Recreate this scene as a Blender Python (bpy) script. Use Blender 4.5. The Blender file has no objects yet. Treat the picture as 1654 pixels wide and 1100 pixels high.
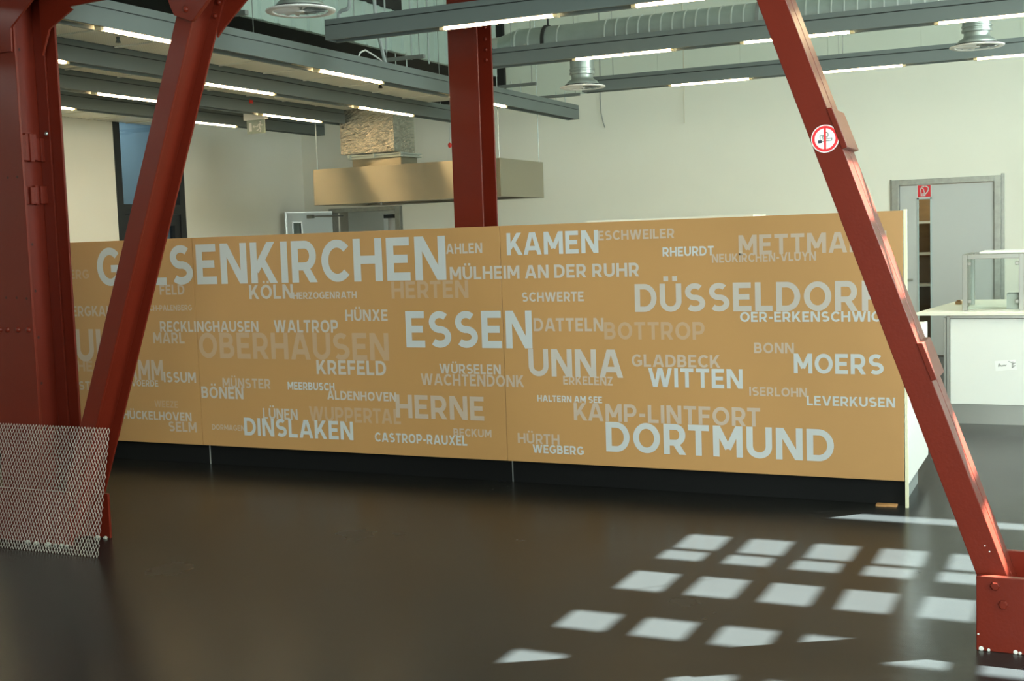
import bpy, bmesh, math, random
from math import pi, sin, cos, radians, sqrt
from mathutils import Vector, Matrix

random.seed(7)
scene = bpy.context.scene
COL = scene.collection

# ------------------------------------------------------------------ camera
cam_data = bpy.data.cameras.new('camera')
cam = bpy.data.objects.new('camera', cam_data)
COL.objects.link(cam)
CR = Vector((0.905836, 0.422269, -0.033901))
CD = Vector((0.004953, -0.090577, -0.995877))
CF = Vector((-0.423599, 0.901934, -0.08414))
cam.matrix_world = Matrix(((CR.x, -CD.x, -CF.x, 0.0), (CR.y, -CD.y, -CF.y, -6.8553),
                           (CR.z, -CD.z, -CF.z, 1.55), (0, 0, 0, 1)))
cam_data.sensor_width = 36.0
cam_data.lens = 1968.26 / 1654 * 36.0
cam_data.clip_start = 0.05
cam_data.clip_end = 200
scene.camera = cam

# ------------------------------------------------------------------ daylight
SUN_STRENGTH = 140.0
SKY_STRENGTH = 22.0
TUBE_STRENGTH = 30.0
scene.view_settings.view_transform = 'Standard'
scene.view_settings.look = 'None'
scene.view_settings.gamma = 1.0
scene.view_settings.use_curve_mapping = False
scene.view_settings.exposure = 0.0

world = bpy.data.worlds.new('sky')
scene.world = world
world.use_nodes = True
bgn = world.node_tree.nodes['Background']
bgn.inputs['Color'].default_value = (0.87, 1.0, 0.945, 1)
bgn.inputs['Strength'].default_value = SKY_STRENGTH

sun_d = bpy.data.lights.new('sun', 'SUN')
sun_d.energy = SUN_STRENGTH
sun_d.angle = 0.0075
sun_d.color = (0.80, 1.0, 1.03)
sun = bpy.data.objects.new('sun', sun_d)
COL.objects.link(sun)
sun.location = (6, 6, 12)
SUNV = Vector((0.62, 0.585, 1.0))          # towards the sun
sun.rotation_euler = SUNV.to_track_quat('Z', 'Y').to_euler()

def portal(name, loc, rot, sx, sy):
    d = bpy.data.lights.new(name, 'AREA')
    d.shape = 'RECTANGLE'; d.size = sx; d.size_y = sy
    d.cycles.is_portal = True
    o = bpy.data.objects.new(name, d); COL.objects.link(o)
    o.location = loc; o.rotation_euler = rot
WIN_X = 3.4
SIDE_WINDOWS = ((-5.6, -4.0, 0.9, 4.1), (0.8, 3.8, 2.0, 4.3))      # y0, y1, z0, z1 in the right wall
FRONT_Y = -9.2
FRONT_WINDOW = (0.2, 3.2, 0.6, 4.2)                               # x0, x1, z0, z1 in the wall behind the camera
for (a, b, c, d) in SIDE_WINDOWS:
    portal('window_daylight', (WIN_X + 0.2, (a + b) / 2, (c + d) / 2), (0, pi / 2, 0), d - c, b - a)
a, b, c, d = FRONT_WINDOW
portal('window_daylight', ((a + b) / 2, FRONT_Y - 0.15, (c + d) / 2), (pi / 2, 0, 0), b - a, d - c)
portal('skylight_daylight', (2.3, 1.4, 5.06), (0, 0, 0), 2.8, 3.8)

# ------------------------------------------------------------------ materials
def mat(name, color, rough=0.5, metal=0.0, noise=0.0, nscale=8.0, bump=0.0, bscale=60.0, stretch=None,
        emit=None, estr=0.0, spec=None, coat=0.0, rvar=0.0):
    m = bpy.data.materials.new(name); m.use_nodes = True
    nt = m.node_tree; N = nt.nodes; L = nt.links
    b = N['Principled BSDF']
    b.inputs['Base Color'].default_value = (*color, 1)
    b.inputs['Roughness'].default_value = rough
    b.inputs['Metallic'].default_value = metal
    if spec is not None: b.inputs['Specular IOR Level'].default_value = spec
    if coat: b.inputs['Coat Weight'].default_value = coat; b.inputs['Coat Roughness'].default_value = 0.15
    if emit:
        b.inputs['Emission Color'].default_value = (*emit, 1)
        b.inputs['Emission Strength'].default_value = estr
    tc = N.new('ShaderNodeTexCoord')
    vec = tc.outputs['Object']
    if stretch:
        mp = N.new('ShaderNodeMapping'); mp.inputs['Scale'].default_value = stretch
        L.new(vec, mp.inputs['Vector']); vec = mp.outputs['Vector']
    if noise or rvar:
        n = N.new('ShaderNodeTexNoise'); n.inputs['Scale'].default_value = nscale; n.inputs['Detail'].default_value = 5
        L.new(vec, n.inputs['Vector'])
        if noise:
            mx = N.new('ShaderNodeMix'); mx.data_type = 'RGBA'
            L.new(n.outputs['Fac'], mx.inputs['Factor'])
            mx.inputs['A'].default_value = (*[c * (1 - noise) for c in color], 1)
            mx.inputs['B'].default_value = (*[min(1, c * (1 + noise)) for c in color], 1)
            L.new(mx.outputs['Result'], b.inputs['Base Color'])
        if rvar:
            mr = N.new('ShaderNodeMapRange'); mr.inputs['To Min'].default_value = rough - rvar; mr.inputs['To Max'].default_value = rough + rvar
            L.new(n.outputs['Fac'], mr.inputs['Value']); L.new(mr.outputs['Result'], b.inputs['Roughness'])
    if bump:
        n2 = N.new('ShaderNodeTexNoise'); n2.inputs['Scale'].default_value = bscale; n2.inputs['Detail'].default_value = 3
        L.new(vec, n2.inputs['Vector'])
        bp = N.new('ShaderNodeBump'); bp.inputs['Strength'].default_value = bump; bp.inputs['Distance'].default_value = 0.01
        L.new(n2.outputs['Fac'], bp.inputs['Height']); L.new(bp.outputs['Normal'], b.inputs['Normal'])
    return m

M_RED = mat('red_oxide_paint', (0.110, 0.0115, 0.0050), 0.30, spec=0.25, noise=0.10, nscale=5, bump=0.05, bscale=90)
M_REDCHIP = mat('paint_chip', (0.55, 0.53, 0.50), 0.8)
M_HOLE = mat('drilled_hole', (0.03, 0.006, 0.004), 0.8)
M_WALL = mat('white_plaster', (0.83, 0.82, 0.73), 0.85, noise=0.03, nscale=1.5)
M_WALLUP = mat('upper_wall_sheet', (0.62, 0.67, 0.59), 0.6)
M_CLAD = mat('profiled_cladding', (0.40, 0.50, 0.46), 0.45)
M_BLACK = mat('matt_black', (0.012, 0.012, 0.011), 0.7)
M_VOID = mat('soffit_void_shade', (0.02, 0.02, 0.018), 0.9)  # near-black colour paints in the shade of the void above the sheets
M_GREY = mat('grey_lacquer', (0.13, 0.155, 0.15), 0.5)
M_GROOVE = mat('dark_groove', (0.02, 0.025, 0.025), 0.7)
M_TUBE = mat('lit_tube', (1, 1, 1), 0.4, emit=(1.0, 0.73, 0.40), estr=TUBE_STRENGTH)
M_REFL = mat('lamp_reflector', (0.75, 0.66, 0.42), 0.3)
M_RIB = mat('duct_rib', (0.62, 0.66, 0.64), 0.35, metal=0.8)
M_PIPE = mat('duct_steel', (0.34, 0.39, 0.37), 0.42, metal=0.7, noise=0.15, nscale=10)
M_BOUNCE = mat('pale_bounce_floor', (0.60, 0.58, 0.52), 0.6)
M_GALV = mat('galvanised_steel', (0.42, 0.47, 0.45), 0.38, metal=0.85, noise=0.12, nscale=12)
M_STEEL = mat('brushed_steel', (0.46, 0.43, 0.35), 0.36, metal=1.0)
_b = M_STEEL.node_tree.nodes['Principled BSDF']; _b.inputs['Anisotropic'].default_value = 1.0; _b.inputs['Anisotropic Rotation'].default_value = 0.25
_t = M_STEEL.node_tree.nodes.new('ShaderNodeTangent'); _t.direction_type = 'RADIAL'; _t.axis = 'Z'
M_STEEL.node_tree.links.new(_t.outputs['Tangent'], _b.inputs['Tangent'])
M_STEELD = mat('steel_frame', (0.30, 0.30, 0.275), 0.4, metal=0.9)
M_FOIL = mat('crumpled_foil', (0.62, 0.60, 0.54), 0.13, metal=1.0, bump=1.0, bscale=70, stretch=(0.4, 1, 1.5))
M_WIRE = mat('steel_wire', (0.22, 0.23, 0.22), 0.5, metal=0.5)
M_CONDUIT = mat('grey_conduit', (0.33, 0.37, 0.37), 0.5)
M_WHITE = mat('white_lacquer', (0.74, 0.76, 0.73), 0.35)
M_WHITEM = mat('white_metal', (0.72, 0.72, 0.70), 0.4)
M_TOP = mat('cream_worktop', (0.80, 0.78, 0.66), 0.35)
M_EDGE = mat('cream_edge', (0.82, 0.78, 0.55), 0.4)
M_DOOR = mat('grey_door_paint', (0.50, 0.52, 0.51), 0.4)
M_DOORFR = mat('grey_frame_metal', (0.33, 0.34, 0.31), 0.4, metal=0.6, noise=0.25, nscale=20)
M_DOORB = mat('pale_blue_rebate', (0.42, 0.52, 0.52), 0.4)
M_REDSIGN = mat('sign_red', (0.62, 0.012, 0.02), 0.4)
M_SIGNW = mat('sign_white', (0.66, 0.67, 0.65), 0.5)
M_SIGNB = mat('sign_black', (0.01, 0.01, 0.025), 0.5)
M_PAPER = mat('paper', (0.85, 0.87, 0.85), 0.8)
M_INK = mat('grey_ink', (0.10, 0.10, 0.10), 0.8)
M_WOOD = mat('orange_wood', (0.50, 0.25, 0.09), 0.6, noise=0.3, nscale=20, stretch=(1, 12, 12))
M_DARKFR = mat('anthracite_frame', (0.018, 0.021, 0.024), 0.4)
M_BROWN = mat('kitchen_brown', (0.30, 0.18, 0.08), 0.5, noise=0.3, nscale=4, stretch=(1, 1, 3))
M_ROOM = mat('corridor_paint', (0.50, 0.48, 0.40), 0.8)
M_BLUE = mat('blue_cable', (0.01, 0.03, 0.16), 0.5)
M_LEDRED = mat('red_plastic', (0.75, 0.03, 0.015), 0.4)
M_MORTAR = mat('mortar', (0.33, 0.32, 0.28), 0.9, noise=0.2, nscale=30)
M_MESH = mat('expanded_steel', (0.50, 0.46, 0.41), 0.45, metal=0.6)
M_ALU = mat('aluminium', (0.6, 0.61, 0.6), 0.35, metal=0.9)
M_PLINTH = mat('black_plinth', (0.007, 0.007, 0.007), 0.5, spec=0.15)
M_PLINTHS = mat('grey_plinth', (0.22, 0.25, 0.25), 0.4)

def m_floor():
    m = bpy.data.materials.new('brown_linoleum'); m.use_nodes = True
    nt = m.node_tree; N = nt.nodes; L = nt.links; b = N['Principled BSDF']
    tc = N.new('ShaderNodeTexCoord')
    n = N.new('ShaderNodeTexNoise'); n.inputs['Scale'].default_value = 1.3; n.inputs['Detail'].default_value = 8
    L.new(tc.outputs['Object'], n.inputs['Vector'])
    r = N.new('ShaderNodeMix'); r.data_type = 'RGBA'
    r.inputs['A'].default_value = (0.013, 0.0127, 0.012, 1); r.inputs['B'].default_value = (0.018, 0.0176, 0.0165, 1)
    L.new(n.outputs['Fac'], r.inputs['Factor'])
    # thin pale scratches running mostly along the counter
    mp = N.new('ShaderNodeMapping'); mp.inputs['Scale'].default_value = (1.6, 38, 1); mp.inputs['Rotation'].default_value = (0, 0, 0.25)
    L.new(tc.outputs['Object'], mp.inputs['Vector'])
    s = N.new('ShaderNodeTexNoise'); s.inputs['Scale'].default_value = 2.2; s.inputs['Detail'].default_value = 4; s.inputs['Roughness'].default_value = 0.7
    L.new(mp.outputs['Vector'], s.inputs['Vector'])
    cr = N.new('ShaderNodeValToRGB'); cr.color_ramp.elements[0].position = 0.74; cr.color_ramp.elements[1].position = 0.86
    L.new(s.outputs['Fac'], cr.inputs['Fac'])
    mul = N.new('ShaderNodeMath'); mul.operation = 'MULTIPLY'; mul.inputs[1].default_value = 0.35
    L.new(cr.outputs['Color'], mul.inputs[0])
    r2 = N.new('ShaderNodeMix'); r2.data_type = 'RGBA'
    L.new(mul.outputs[0], r2.inputs['Factor']); L.new(r.outputs['Result'], r2.inputs['A']); r2.inputs['B'].default_value = (0.12, 0.115, 0.105, 1)
    L.new(r2.outputs['Result'], b.inputs['Base Color'])
    mr = N.new('ShaderNodeMapRange'); mr.inputs['To Min'].default_value = 0.22; mr.inputs['To Max'].default_value = 0.30
    b.inputs['Specular IOR Level'].default_value = 0.17
    L.new(n.outputs['Fac'], mr.inputs['Value']); L.new(mr.outputs['Result'], b.inputs['Roughness'])
    bp = N.new('ShaderNodeBump'); bp.inputs['Strength'].default_value = 0.05; bp.inputs['Distance'].default_value = 0.01
    n3 = N.new('ShaderNodeTexNoise'); n3.inputs['Scale'].default_value = 14; L.new(tc.outputs['Object'], n3.inputs['Vector'])
    L.new(n3.outputs['Fac'], bp.inputs['Height']); L.new(bp.outputs['Normal'], b.inputs['Normal'])
    return m
M_FLOOR = m_floor()

GOLD = (0.49, 0.262, 0.098)
M_GOLD = mat('ochre_laminate', GOLD, 0.38, noise=0.04, nscale=3)
LET = (0.54, 0.565, 0.58)
def tone(name, a):
    return mat(name, tuple(g * (1 - a) + l * a for g, l in zip(GOLD, LET)), 0.4)
M_TONE = {4: tone('lettering_white', 0.95), 3: tone('lettering_pale', 0.68), 2: tone('lettering_soft', 0.46), 1: tone('lettering_faint', 0.22)}

def m_glass(name, tint, refl=0.12, rough=0.02):
    m = bpy.data.materials.new(name); m.use_nodes = True
    nt = m.node_tree; N = nt.nodes; L = nt.links
    N.remove(N['Principled BSDF'])
    t = N.new('ShaderNodeBsdfTransparent'); t.inputs['Color'].default_value = (*tint, 1)
    g = N.new('ShaderNodeBsdfGlossy'); g.inputs['Roughness'].default_value = rough
    f = N.new('ShaderNodeLayerWeight'); f.inputs['Blend'].default_value = refl
    mx = N.new('ShaderNodeMixShader')
    L.new(f.outputs['Fresnel'], mx.inputs['Fac']); L.new(t.outputs[0], mx.inputs[1]); L.new(g.outputs[0], mx.inputs[2])
    L.new(mx.outputs[0], N['Material Output'].inputs['Surface'])
    return m
M_GLASS = m_glass('clear_glass', (0.95, 0.985, 0.975), 0.12)
M_GLASSD = m_glass('dark_glazing', (0.80, 0.87, 0.90), 0.22)

def m_panel():
    m = bpy.data.materials.new('perforated_cream_sheet'); m.use_nodes = True
    nt = m.node_tree; N = nt.nodes; L = nt.links; b = N['Principled BSDF']
    tc = N.new('ShaderNodeTexCoord'); mp = N.new('ShaderNodeMapping'); mp.inputs['Scale'].default_value = (60, 60, 60)
    L.new(tc.outputs['Object'], mp.inputs['Vector'])
    v = N.new('ShaderNodeTexVoronoi'); v.inputs['Randomness'].default_value = 0.0; v.inputs['Scale'].default_value = 1.0
    L.new(mp.outputs['Vector'], v.inputs['Vector'])
    cr = N.new('ShaderNodeValToRGB'); cr.color_ramp.elements[0].position = 0.22; cr.color_ramp.elements[1].position = 0.30
    cr.color_ramp.elements[0].color = (0.60, 0.58, 0.49, 1); cr.color_ramp.elements[1].color = (0.88, 0.86, 0.75, 1)
    L.new(v.outputs['Distance'], cr.inputs['Fac']); L.new(cr.outputs['Color'], b.inputs['Base Color'])
    b.inputs['Roughness'].default_value = 0.32; b.inputs['Specular IOR Level'].default_value = 0.7
    return m
M_PANEL = m_panel()

# ------------------------------------------------------------------ mesh helpers
class MB:
    def __init__(s): s.v = []; s.f = []; s.marks = []
    def cut(s):
        """what follows becomes an object of its own"""
        s.marks.append((len(s.v), len(s.f))); return s
    def pieces(s):
        m = [(0, 0)] + s.marks + [(len(s.v), len(s.f))]; out = []
        for (a, c), (b, d) in zip(m, m[1:]):
            if d > c:
                q = MB(); q.v = s.v[a:b]; q.f = [tuple(i - a for i in f) for f in s.f[c:d]]; out.append(q)
        return out
    def add(s, vs, fs):
        o = len(s.v); s.v += [tuple(v) for v in vs]; s.f += [tuple(i + o for i in f) for f in fs]; return s
    def box(s, x0, x1, y0, y1, z0, z1):
        return s.add([(x0, y0, z0), (x1, y0, z0), (x1, y1, z0), (x0, y1, z0), (x0, y0, z1), (x1, y0, z1), (x1, y1, z1), (x0, y1, z1)],
                     [(0, 3, 2, 1), (4, 5, 6, 7), (0, 1, 5, 4), (1, 2, 6, 5), (2, 3, 7, 6), (3, 0, 4, 7)])
    def prism(s, poly, axis, a, b):
        """polygon of 2-tuples extruded along axis from a to b"""
        n = len(poly)
        def P(p, t):
            return {'x': (t, p[0], p[1]), 'y': (p[0], t, p[1]), 'z': (p[0], p[1], t)}[axis]
        vs = [P(p, a) for p in poly] + [P(p, b) for p in poly]
        return s.add(vs, [tuple(range(n))[::-1], tuple(range(n, 2 * n))] + [(i, (i + 1) % n, (i + 1) % n + n, i + n) for i in range(n)])
    def sweep(s, poly, p0, p1):
        """horizontal cross-section poly (x,y) moved from p0 to p1"""
        n = len(poly)
        vs = [(p0[0] + x, p0[1] + y, p0[2]) for x, y in poly] + [(p1[0] + x, p1[1] + y, p1[2]) for x, y in poly]
        return s.add(vs, [tuple(range(n))[::-1], tuple(range(n, 2 * n))] + [(i, (i + 1) % n, (i + 1) % n + n, i + n) for i in range(n)])
    def tube(s, pts, r, n=8, caps=True):
        pts = [Vector(p) for p in pts]; rings = []
        up = None
        for i, p in enumerate(pts):
            d = (pts[min(i + 1, len(pts) - 1)] - pts[max(i - 1, 0)]).normalized()
            if up is None:
                up = Vector((0, 0, 1)) if abs(d.z) < 0.9 else Vector((1, 0, 0))
            a = d.cross(up).normalized(); b = a.cross(d).normalized(); up = b
            rr = r[i] if isinstance(r, (list, tuple)) else r
            rings.append([p + a * cos(2 * pi * k / n) * rr + b * sin(2 * pi * k / n) * rr for k in range(n)])
        vs = [v for ring in rings for v in ring]
        fs = [(i * n + k, i * n + (k + 1) % n, (i + 1) * n + (k + 1) % n, (i + 1) * n + k) for i in range(len(pts) - 1) for k in range(n)]
        if caps: fs += [tuple(range(n))[::-1], tuple((len(pts) - 1) * n + k for k in range(n))]
        return s.add(vs, fs)
    def lathe(s, prof, c=(0, 0, 0), n=32, axis='z'):
        vs = []; fs = []
        for r, h in prof:
            for k in range(n):
                a = 2 * pi * k / n
                q = {'z': (r * cos(a), r * sin(a), h), 'y': (r * cos(a), h, r * sin(a)), 'x': (h, r * cos(a), r * sin(a))}[axis]
                vs.append((q[0] + c[0], q[1] + c[1], q[2] + c[2]))
        m = len(prof)
        fs = [(i * n + k, i * n + (k + 1) % n, (i + 1) * n + (k + 1) % n, (i + 1) * n + k) for i in range(m - 1) for k in range(n)]
        fs += [tuple(range(n))[::-1], tuple((m - 1) * n + k for k in range(n))]
        return s.add(vs, fs)
    def quadstrip(s, pts, w, y, nrm=(0, -1, 0)):
        """flat ribbon in the xz plane at given y"""
        for (x0, z0), (x1, z1) in zip(pts, pts[1:]):
            d = Vector((x1 - x0, z1 - z0)); l = d.length
            if l < 1e-6: continue
            d /= l; nx, nz = -d.y * w / 2, d.x * w / 2; e = w * 0.3
            x0_, z0_, x1_, z1_ = x0 - d.x * e, z0 - d.y * e, x1 + d.x * e, z1 + d.y * e
            s.add([(x0_ + nx, y, z0_ + nz), (x0_ - nx, y, z0_ - nz), (x1_ - nx, y, z1_ - nz), (x1_ + nx, y, z1_ + nz)], [(0, 1, 2, 3)])
        return s

WL = {}
def obj(name, mb, m, parent=None, origin=None, smooth=False, bevel=0.0):
    if mb.marks: return [obj(name, q, m, parent, origin, smooth, bevel) for q in mb.pieces()][0]
    if parent is not None: o0 = WL[parent.name]
    elif origin is not None: o0 = Vector(origin)
    else:
        xs = [v[0] for v in mb.v]; ys = [v[1] for v in mb.v]; zs = [v[2] for v in mb.v]
        o0 = Vector(((min(xs) + max(xs)) / 2, (min(ys) + max(ys)) / 2, min(zs)))
    me = bpy.data.meshes.new(name)
    me.from_pydata([(v[0] - o0.x, v[1] - o0.y, v[2] - o0.z) for v in mb.v], [], mb.f)
    bm = bmesh.new(); bm.from_mesh(me); bmesh.ops.recalc_face_normals(bm, faces=bm.faces); bm.to_mesh(me); bm.free()
    if smooth:
        for p in me.polygons: p.use_smooth = True
    me.materials.append(m)
    o = bpy.data.objects.new(name, me); COL.objects.link(o)
    if smooth:
        try: me.set_sharp_from_angle(angle=radians(40))
        except Exception: pass
    if bevel:
        b = o.modifiers.new('bevel', 'BEVEL'); b.width = bevel; b.segments = 2; b.limit_method = 'ANGLE'
    if parent is not None: o.parent = parent
    else: o.location = o0
    WL[o.name] = o0
    return o
def tag(o, label, cat, group=None):
    o['label'] = label; o['category'] = cat
    if group: o['group'] = group
    return o
def thing(name, label, cat, loc, group=None):
    o = bpy.data.objects.new(name, None); COL.objects.link(o); o.location = loc; o.empty_display_size = 0.1
    WL[o.name] = Vector(loc); return tag(o, label, cat, group)
def struct(name, mb, m, bevel=0.0):
    o = obj(name, mb, m, bevel=bevel); o['kind'] = 'structure'; return o
def part_label(o, t): o['label'] = t; return o
def dup_child(o, parent, d):
    c = o.copy(); COL.objects.link(c); c.parent = parent; c.location = Vector(o.location) + Vector(d)
    WL[c.name] = WL[o.name] + Vector(d); return c
def copy_tree(root, loc):
    r = root.copy(); COL.objects.link(r); r.location = loc; WL[r.name] = Vector(loc)
    for ch in list(root.children):
        c = ch.copy(); COL.objects.link(c); c.parent = r
        for g in list(ch.children):
            k = g.copy(); COL.objects.link(k); k.parent = c
    return r

# ------------------------------------------------------------------ the hall
X0, X1, Y0, Y1, ZR = -10.3, WIN_X, FRONT_Y, 8.1, 5.0
struct('floor', MB().box(X0 - 2.0, X1 + 0.2, Y0 - 0.2, 10.6, -0.1, 0.0), M_FLOOR)
struct('floor_bounce', MB().box(X0, -1.9, 1.0, 8.1, 0.0, 0.003), M_BOUNCE)  # unseen pale floor, added to bounce light up to the ceiling sheets
# right wall: a long band of tall windows gives the daylight
w = MB(); ycur = Y0 - 0.2
for (a, b, c, d) in SIDE_WINDOWS:
    w.box(X1, X1 + 0.25, ycur, a, 0, ZR); w.box(X1, X1 + 0.25, a, b, 0, c); w.box(X1, X1 + 0.25, a, b, d, ZR); ycur = b
w.box(X1, X1 + 0.25, ycur, Y1 + 0.25, 0, ZR)
struct('wall_right', w, M_WALL)
for n, (a, b, c, d) in enumerate(SIDE_WINDOWS):
    w = MB()
    for i in range(4):
        y = a + (b - a) * i / 3; w.box(X1 + 0.06, X1 + 0.14, y - 0.03, y + 0.03, c, d)
    for z in (c + 0.02, (c + d) / 2, d - 0.02): w.box(X1 + 0.06, X1 + 0.14, a, b, z - 0.03, z + 0.03)
    struct('window_%d' % (3 + n), w, M_GREY)
a, b, c, d = FRONT_WINDOW
w = MB(); w.box(X0 - 0.2, a, Y0 - 0.25, Y0, 0, ZR); w.box(b, X1 + 0.25, Y0 - 0.25, Y0, 0, ZR); w.box(a, b, Y0 - 0.25, Y0, 0, c); w.box(a, b, Y0 - 0.25, Y0, d, ZR)
struct('wall_front', w, M_GREY)
w = MB()
for i in range(5):
    x = a + (b - a) * i / 4; w.box(x - 0.03, x + 0.03, Y0 - 0.12, Y0 - 0.05, c, d)
for z in (c + 0.02, (c + d) / 2, d - 0.02): w.box(a, b, Y0 - 0.12, Y0 - 0.05, z - 0.03, z + 0.03)
struct('window_1', w, M_GREY)
# roof with a skylight grid
SHX, SH = 0.62 * (ZR + 0.01), 0.585 * (ZR + 0.01)
rows = [(-0.345, -0.20, -1.50, 0.12, 0.32, 0.30, 9), (-1.19, -0.895, -1.82, 0.222, 0, 0.318, 8), (-1.40, -1.225, -1.84, 0.222, 0, 0.318, 8),
        (-1.93, -1.56, -1.86, 0.222, 0, 0.318, 8), (-2.505, -2.268, -1.905, 0.222, 0, 0.318, 8), (-2.955, -2.79, -1.935, 0.222, 0, 0.318, 8), (-3.25, -3.0, -1.90, 0.222, 0, 0.318, 8)]
rows.sort()
w = MB(); ycur = Y0 - 0.2; za, zb = ZR, ZR + 0.03
for (a, b, x0, wd, ov, pitch, n) in rows:
    ya, yb = a + SH, b + SH
    w.box(X0 - 0.2, X1 + 0.25, ycur, ya, za, zb)
    xc = X0 - 0.2
    if ov:
        w.box(xc, -1.6 + SHX, ya, yb, za, zb); xc = -0.05 + SHX
    else:
        for k in range(n):
            xa = x0 + pitch * k + SHX
            if xa + wd > X1 + 0.2: break
            w.box(xc, xa, ya, yb, za, zb); xc = xa + wd
    if xc < X1 + 0.25: w.box(xc, X1 + 0.25, ya, yb, za, zb)
    ycur = yb
w.box(X0 - 0.2, X1 + 0.25, ycur, Y1 + 0.25, za, zb)
struct('ceiling', w, M_WALLUP)

# back wall with two door openings, upper sheet set back above a plaster ledge
D1A, D1B, D1T = -2.0, -0.87, 2.03
D2A, D2B, D2T = -9.83, -8.70, 2.03
LEDGE = 3.375
w = MB()
w.box(X0 - 0.2, D2A, Y1, Y1 + 0.2, 0, LEDGE); w.box(D2A, D2B, Y1, Y1 + 0.2, D2T, LEDGE)
w.box(D2B, D1A, Y1, Y1 + 0.2, 0, LEDGE); w.box(D1A, D1B, Y1, Y1 + 0.2, D1T, LEDGE); w.box(D1B, X1, Y1, Y1 + 0.2, 0, LEDGE)
struct('wall_back', w, M_WALL)
w = MB(); x = -7.0
while x < X1:
    xe = min(x + 1.06, X1); w.box(x + 0.006, xe, Y1 + 0.03, Y1 + 0.2, LEDGE, ZR); x = xe
w.box(-7.0, X1, Y1 + 0.036, Y1 + 0.2, LEDGE, ZR)
struct('wall_back_upper', w, M_WALLUP)
struct('trim_1', MB().box(-7.14, -7.0, Y1 - 0.02, Y1 + 0.2, 3.42, ZR), M_BLACK)
struct('wall_back_void', MB().box(X0 - 0.2, -7.14, Y1 + 0.02, Y1 + 0.2, LEDGE, ZR), M_VOID)

# left wall with the tall dark glazed unit
GY0, GY1, GT = 4.27, 5.47, 3.22
w = MB(); w.box(X0 - 0.2, X0, Y0, GY0, 0, 3.72); w.box(X0 - 0.2, X0, GY1, Y1, 0, 3.72); w.box(X0 - 0.2, X0, GY0, GY1, GT, 3.72)
struct('wall_left', w, M_WALL)
w = MB(); xa, xb = X0 - 0.12, X0 + 0.012
w.box(xa, xb, GY0, GY0 + 0.10, 0, GT); w.box(xa, xb, GY1 - 0.10, GY1, 0, GT); w.box(xa, xb, GY0, GY1, GT - 0.06, GT)
w.box(xa, xb, GY0 + 0.10, GY1 - 0.10, 1.98, 2.10)
# lower door leaf frame
w.box(xa + 0.03, xb - 0.02, GY0 + 0.10, GY0 + 0.20, 0, 1.98); w.box(xa + 0.03, xb - 0.02, GY1 - 0.20, GY1 - 0.10, 0, 1.98)
w.box(xa + 0.03, xb - 0.02, GY0 + 0.20, GY1 - 0.20, 1.84, 1.98); w.box(xa + 0.03, xb - 0.02, GY0 + 0.20, GY1 - 0.20, 0, 0.2)
win = struct('window_2', w, M_DARKFR)
WL[win.name] = Vector(win.location)
obj('pane', MB().box(X0 - 0.06, X0 - 0.05, GY0 + 0.10, GY1 - 0.10, 2.10, GT - 0.06), M_GLASSD, win)
obj('pane', MB().box(X0 - 0.06, X0 - 0.05, GY0 + 0.20, GY1 - 0.20, 0.2, 1.84), M_GLASSD, win)
obj('door_handle', MB().box(X0 - 0.02, X0 + 0.05, GY1 - 0.17, GY1 - 0.14, 1.0, 1.3), M_ALU, win)
M_BEYOND = mat('blue_grey_beyond', (0.22, 0.28, 0.31), 0.8)
w = MB(); w.box(X0 - 1.9, X0 - 1.8, 2.9, 8.1, 0, 3.7); w.box(X0 - 1.9, X0 - 0.2, 2.9, 3.0, 0, 3.7); w.box(X0 - 1.9, X0 - 0.2, 8.0, 8.1, 0, 3.7); w.box(X0 - 1.9, X0 - 0.2, 2.9, 8.1, 3.7, 3.8)
struct('wall_beyond', w, M_BEYOND)

# mezzanine over the low part on the left
struct('trim_2', MB().box(X0 - 0.2, -7.12, -6.0, Y1, 3.74, 3.9), M_VOID)
w = MB(); y = -6.0; prof = []
while y < Y1:
    prof += [(-7.10, y), (-7.10, y + 0.20), (-7.075, y + 0.215), (-7.075, y + 0.255), (-7.10, y + 0.27)]; y += 0.27
poly = prof + [(-7.14, Y1), (-7.14, -6.0)]
w = MB(); n = len(prof)
vs = []; fs = []
for (x, yy) in prof: vs += [(x, min(yy, Y1), 3.70), (x, min(yy, Y1), ZR)]
for i in range(n - 1): fs.append((2 * i, 2 * i + 2, 2 * i + 3, 2 * i + 1))
w.add(vs, fs); w.box(-7.16, -7.11, -6.0, Y1, 3.70, ZR)
struct('wall_cladding', w, M_CLAD)
struct('trim_3', MB().box(-7.09, -7.05, 1.0, 5.50, 4.16, 4.30), M_BLACK)

# rooms behind the two doors
w = MB(); w.box(-11.0, -8.2, 10.2, 10.3, 0, 2.7); w.box(-11.0, -10.9, Y1 + 0.2, 10.2, 0, 2.7); w.box(-8.3, -8.2, Y1 + 0.2, 10.2, 0, 2.7); w.box(-11.0, -8.2, Y1 + 0.2, 10.3, 2.6, 2.7)
struct('wall_corridor', w, M_ROOM)
w = MB(); w.box(-3.0, 0.2, 9.9, 10.0, 0, 2.7); w.box(-3.0, -2.9, Y1 + 0.2, 9.9, 0, 2.7); w.box(0.1, 0.2, Y1 + 0.2, 9.9, 0, 2.7); w.box(-3.0, 0.2, Y1 + 0.2, 10.0, 2.6, 2.7)
struct('wall_kitchen', w, M_BROWN)
def fill_light(name, loc, e, col, size=0.5):
    d = bpy.data.lights.new(name, 'AREA'); d.energy = e; d.color = col; d.size = size
    o = bpy.data.objects.new(name, d); COL.objects.link(o); o.location = loc
fill_light('corridor_fill', (-9.3, 9.2, 2.55), 4, (1, 0.93, 0.8))  # added fill to brighten the corridor, no fixture behind it
fill_light('beyond_fill', (X0 - 0.9, 6.2, 3.66), 26, (0.75, 0.92, 1.0))  # added fill that lifts the left glazing out of black
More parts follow.
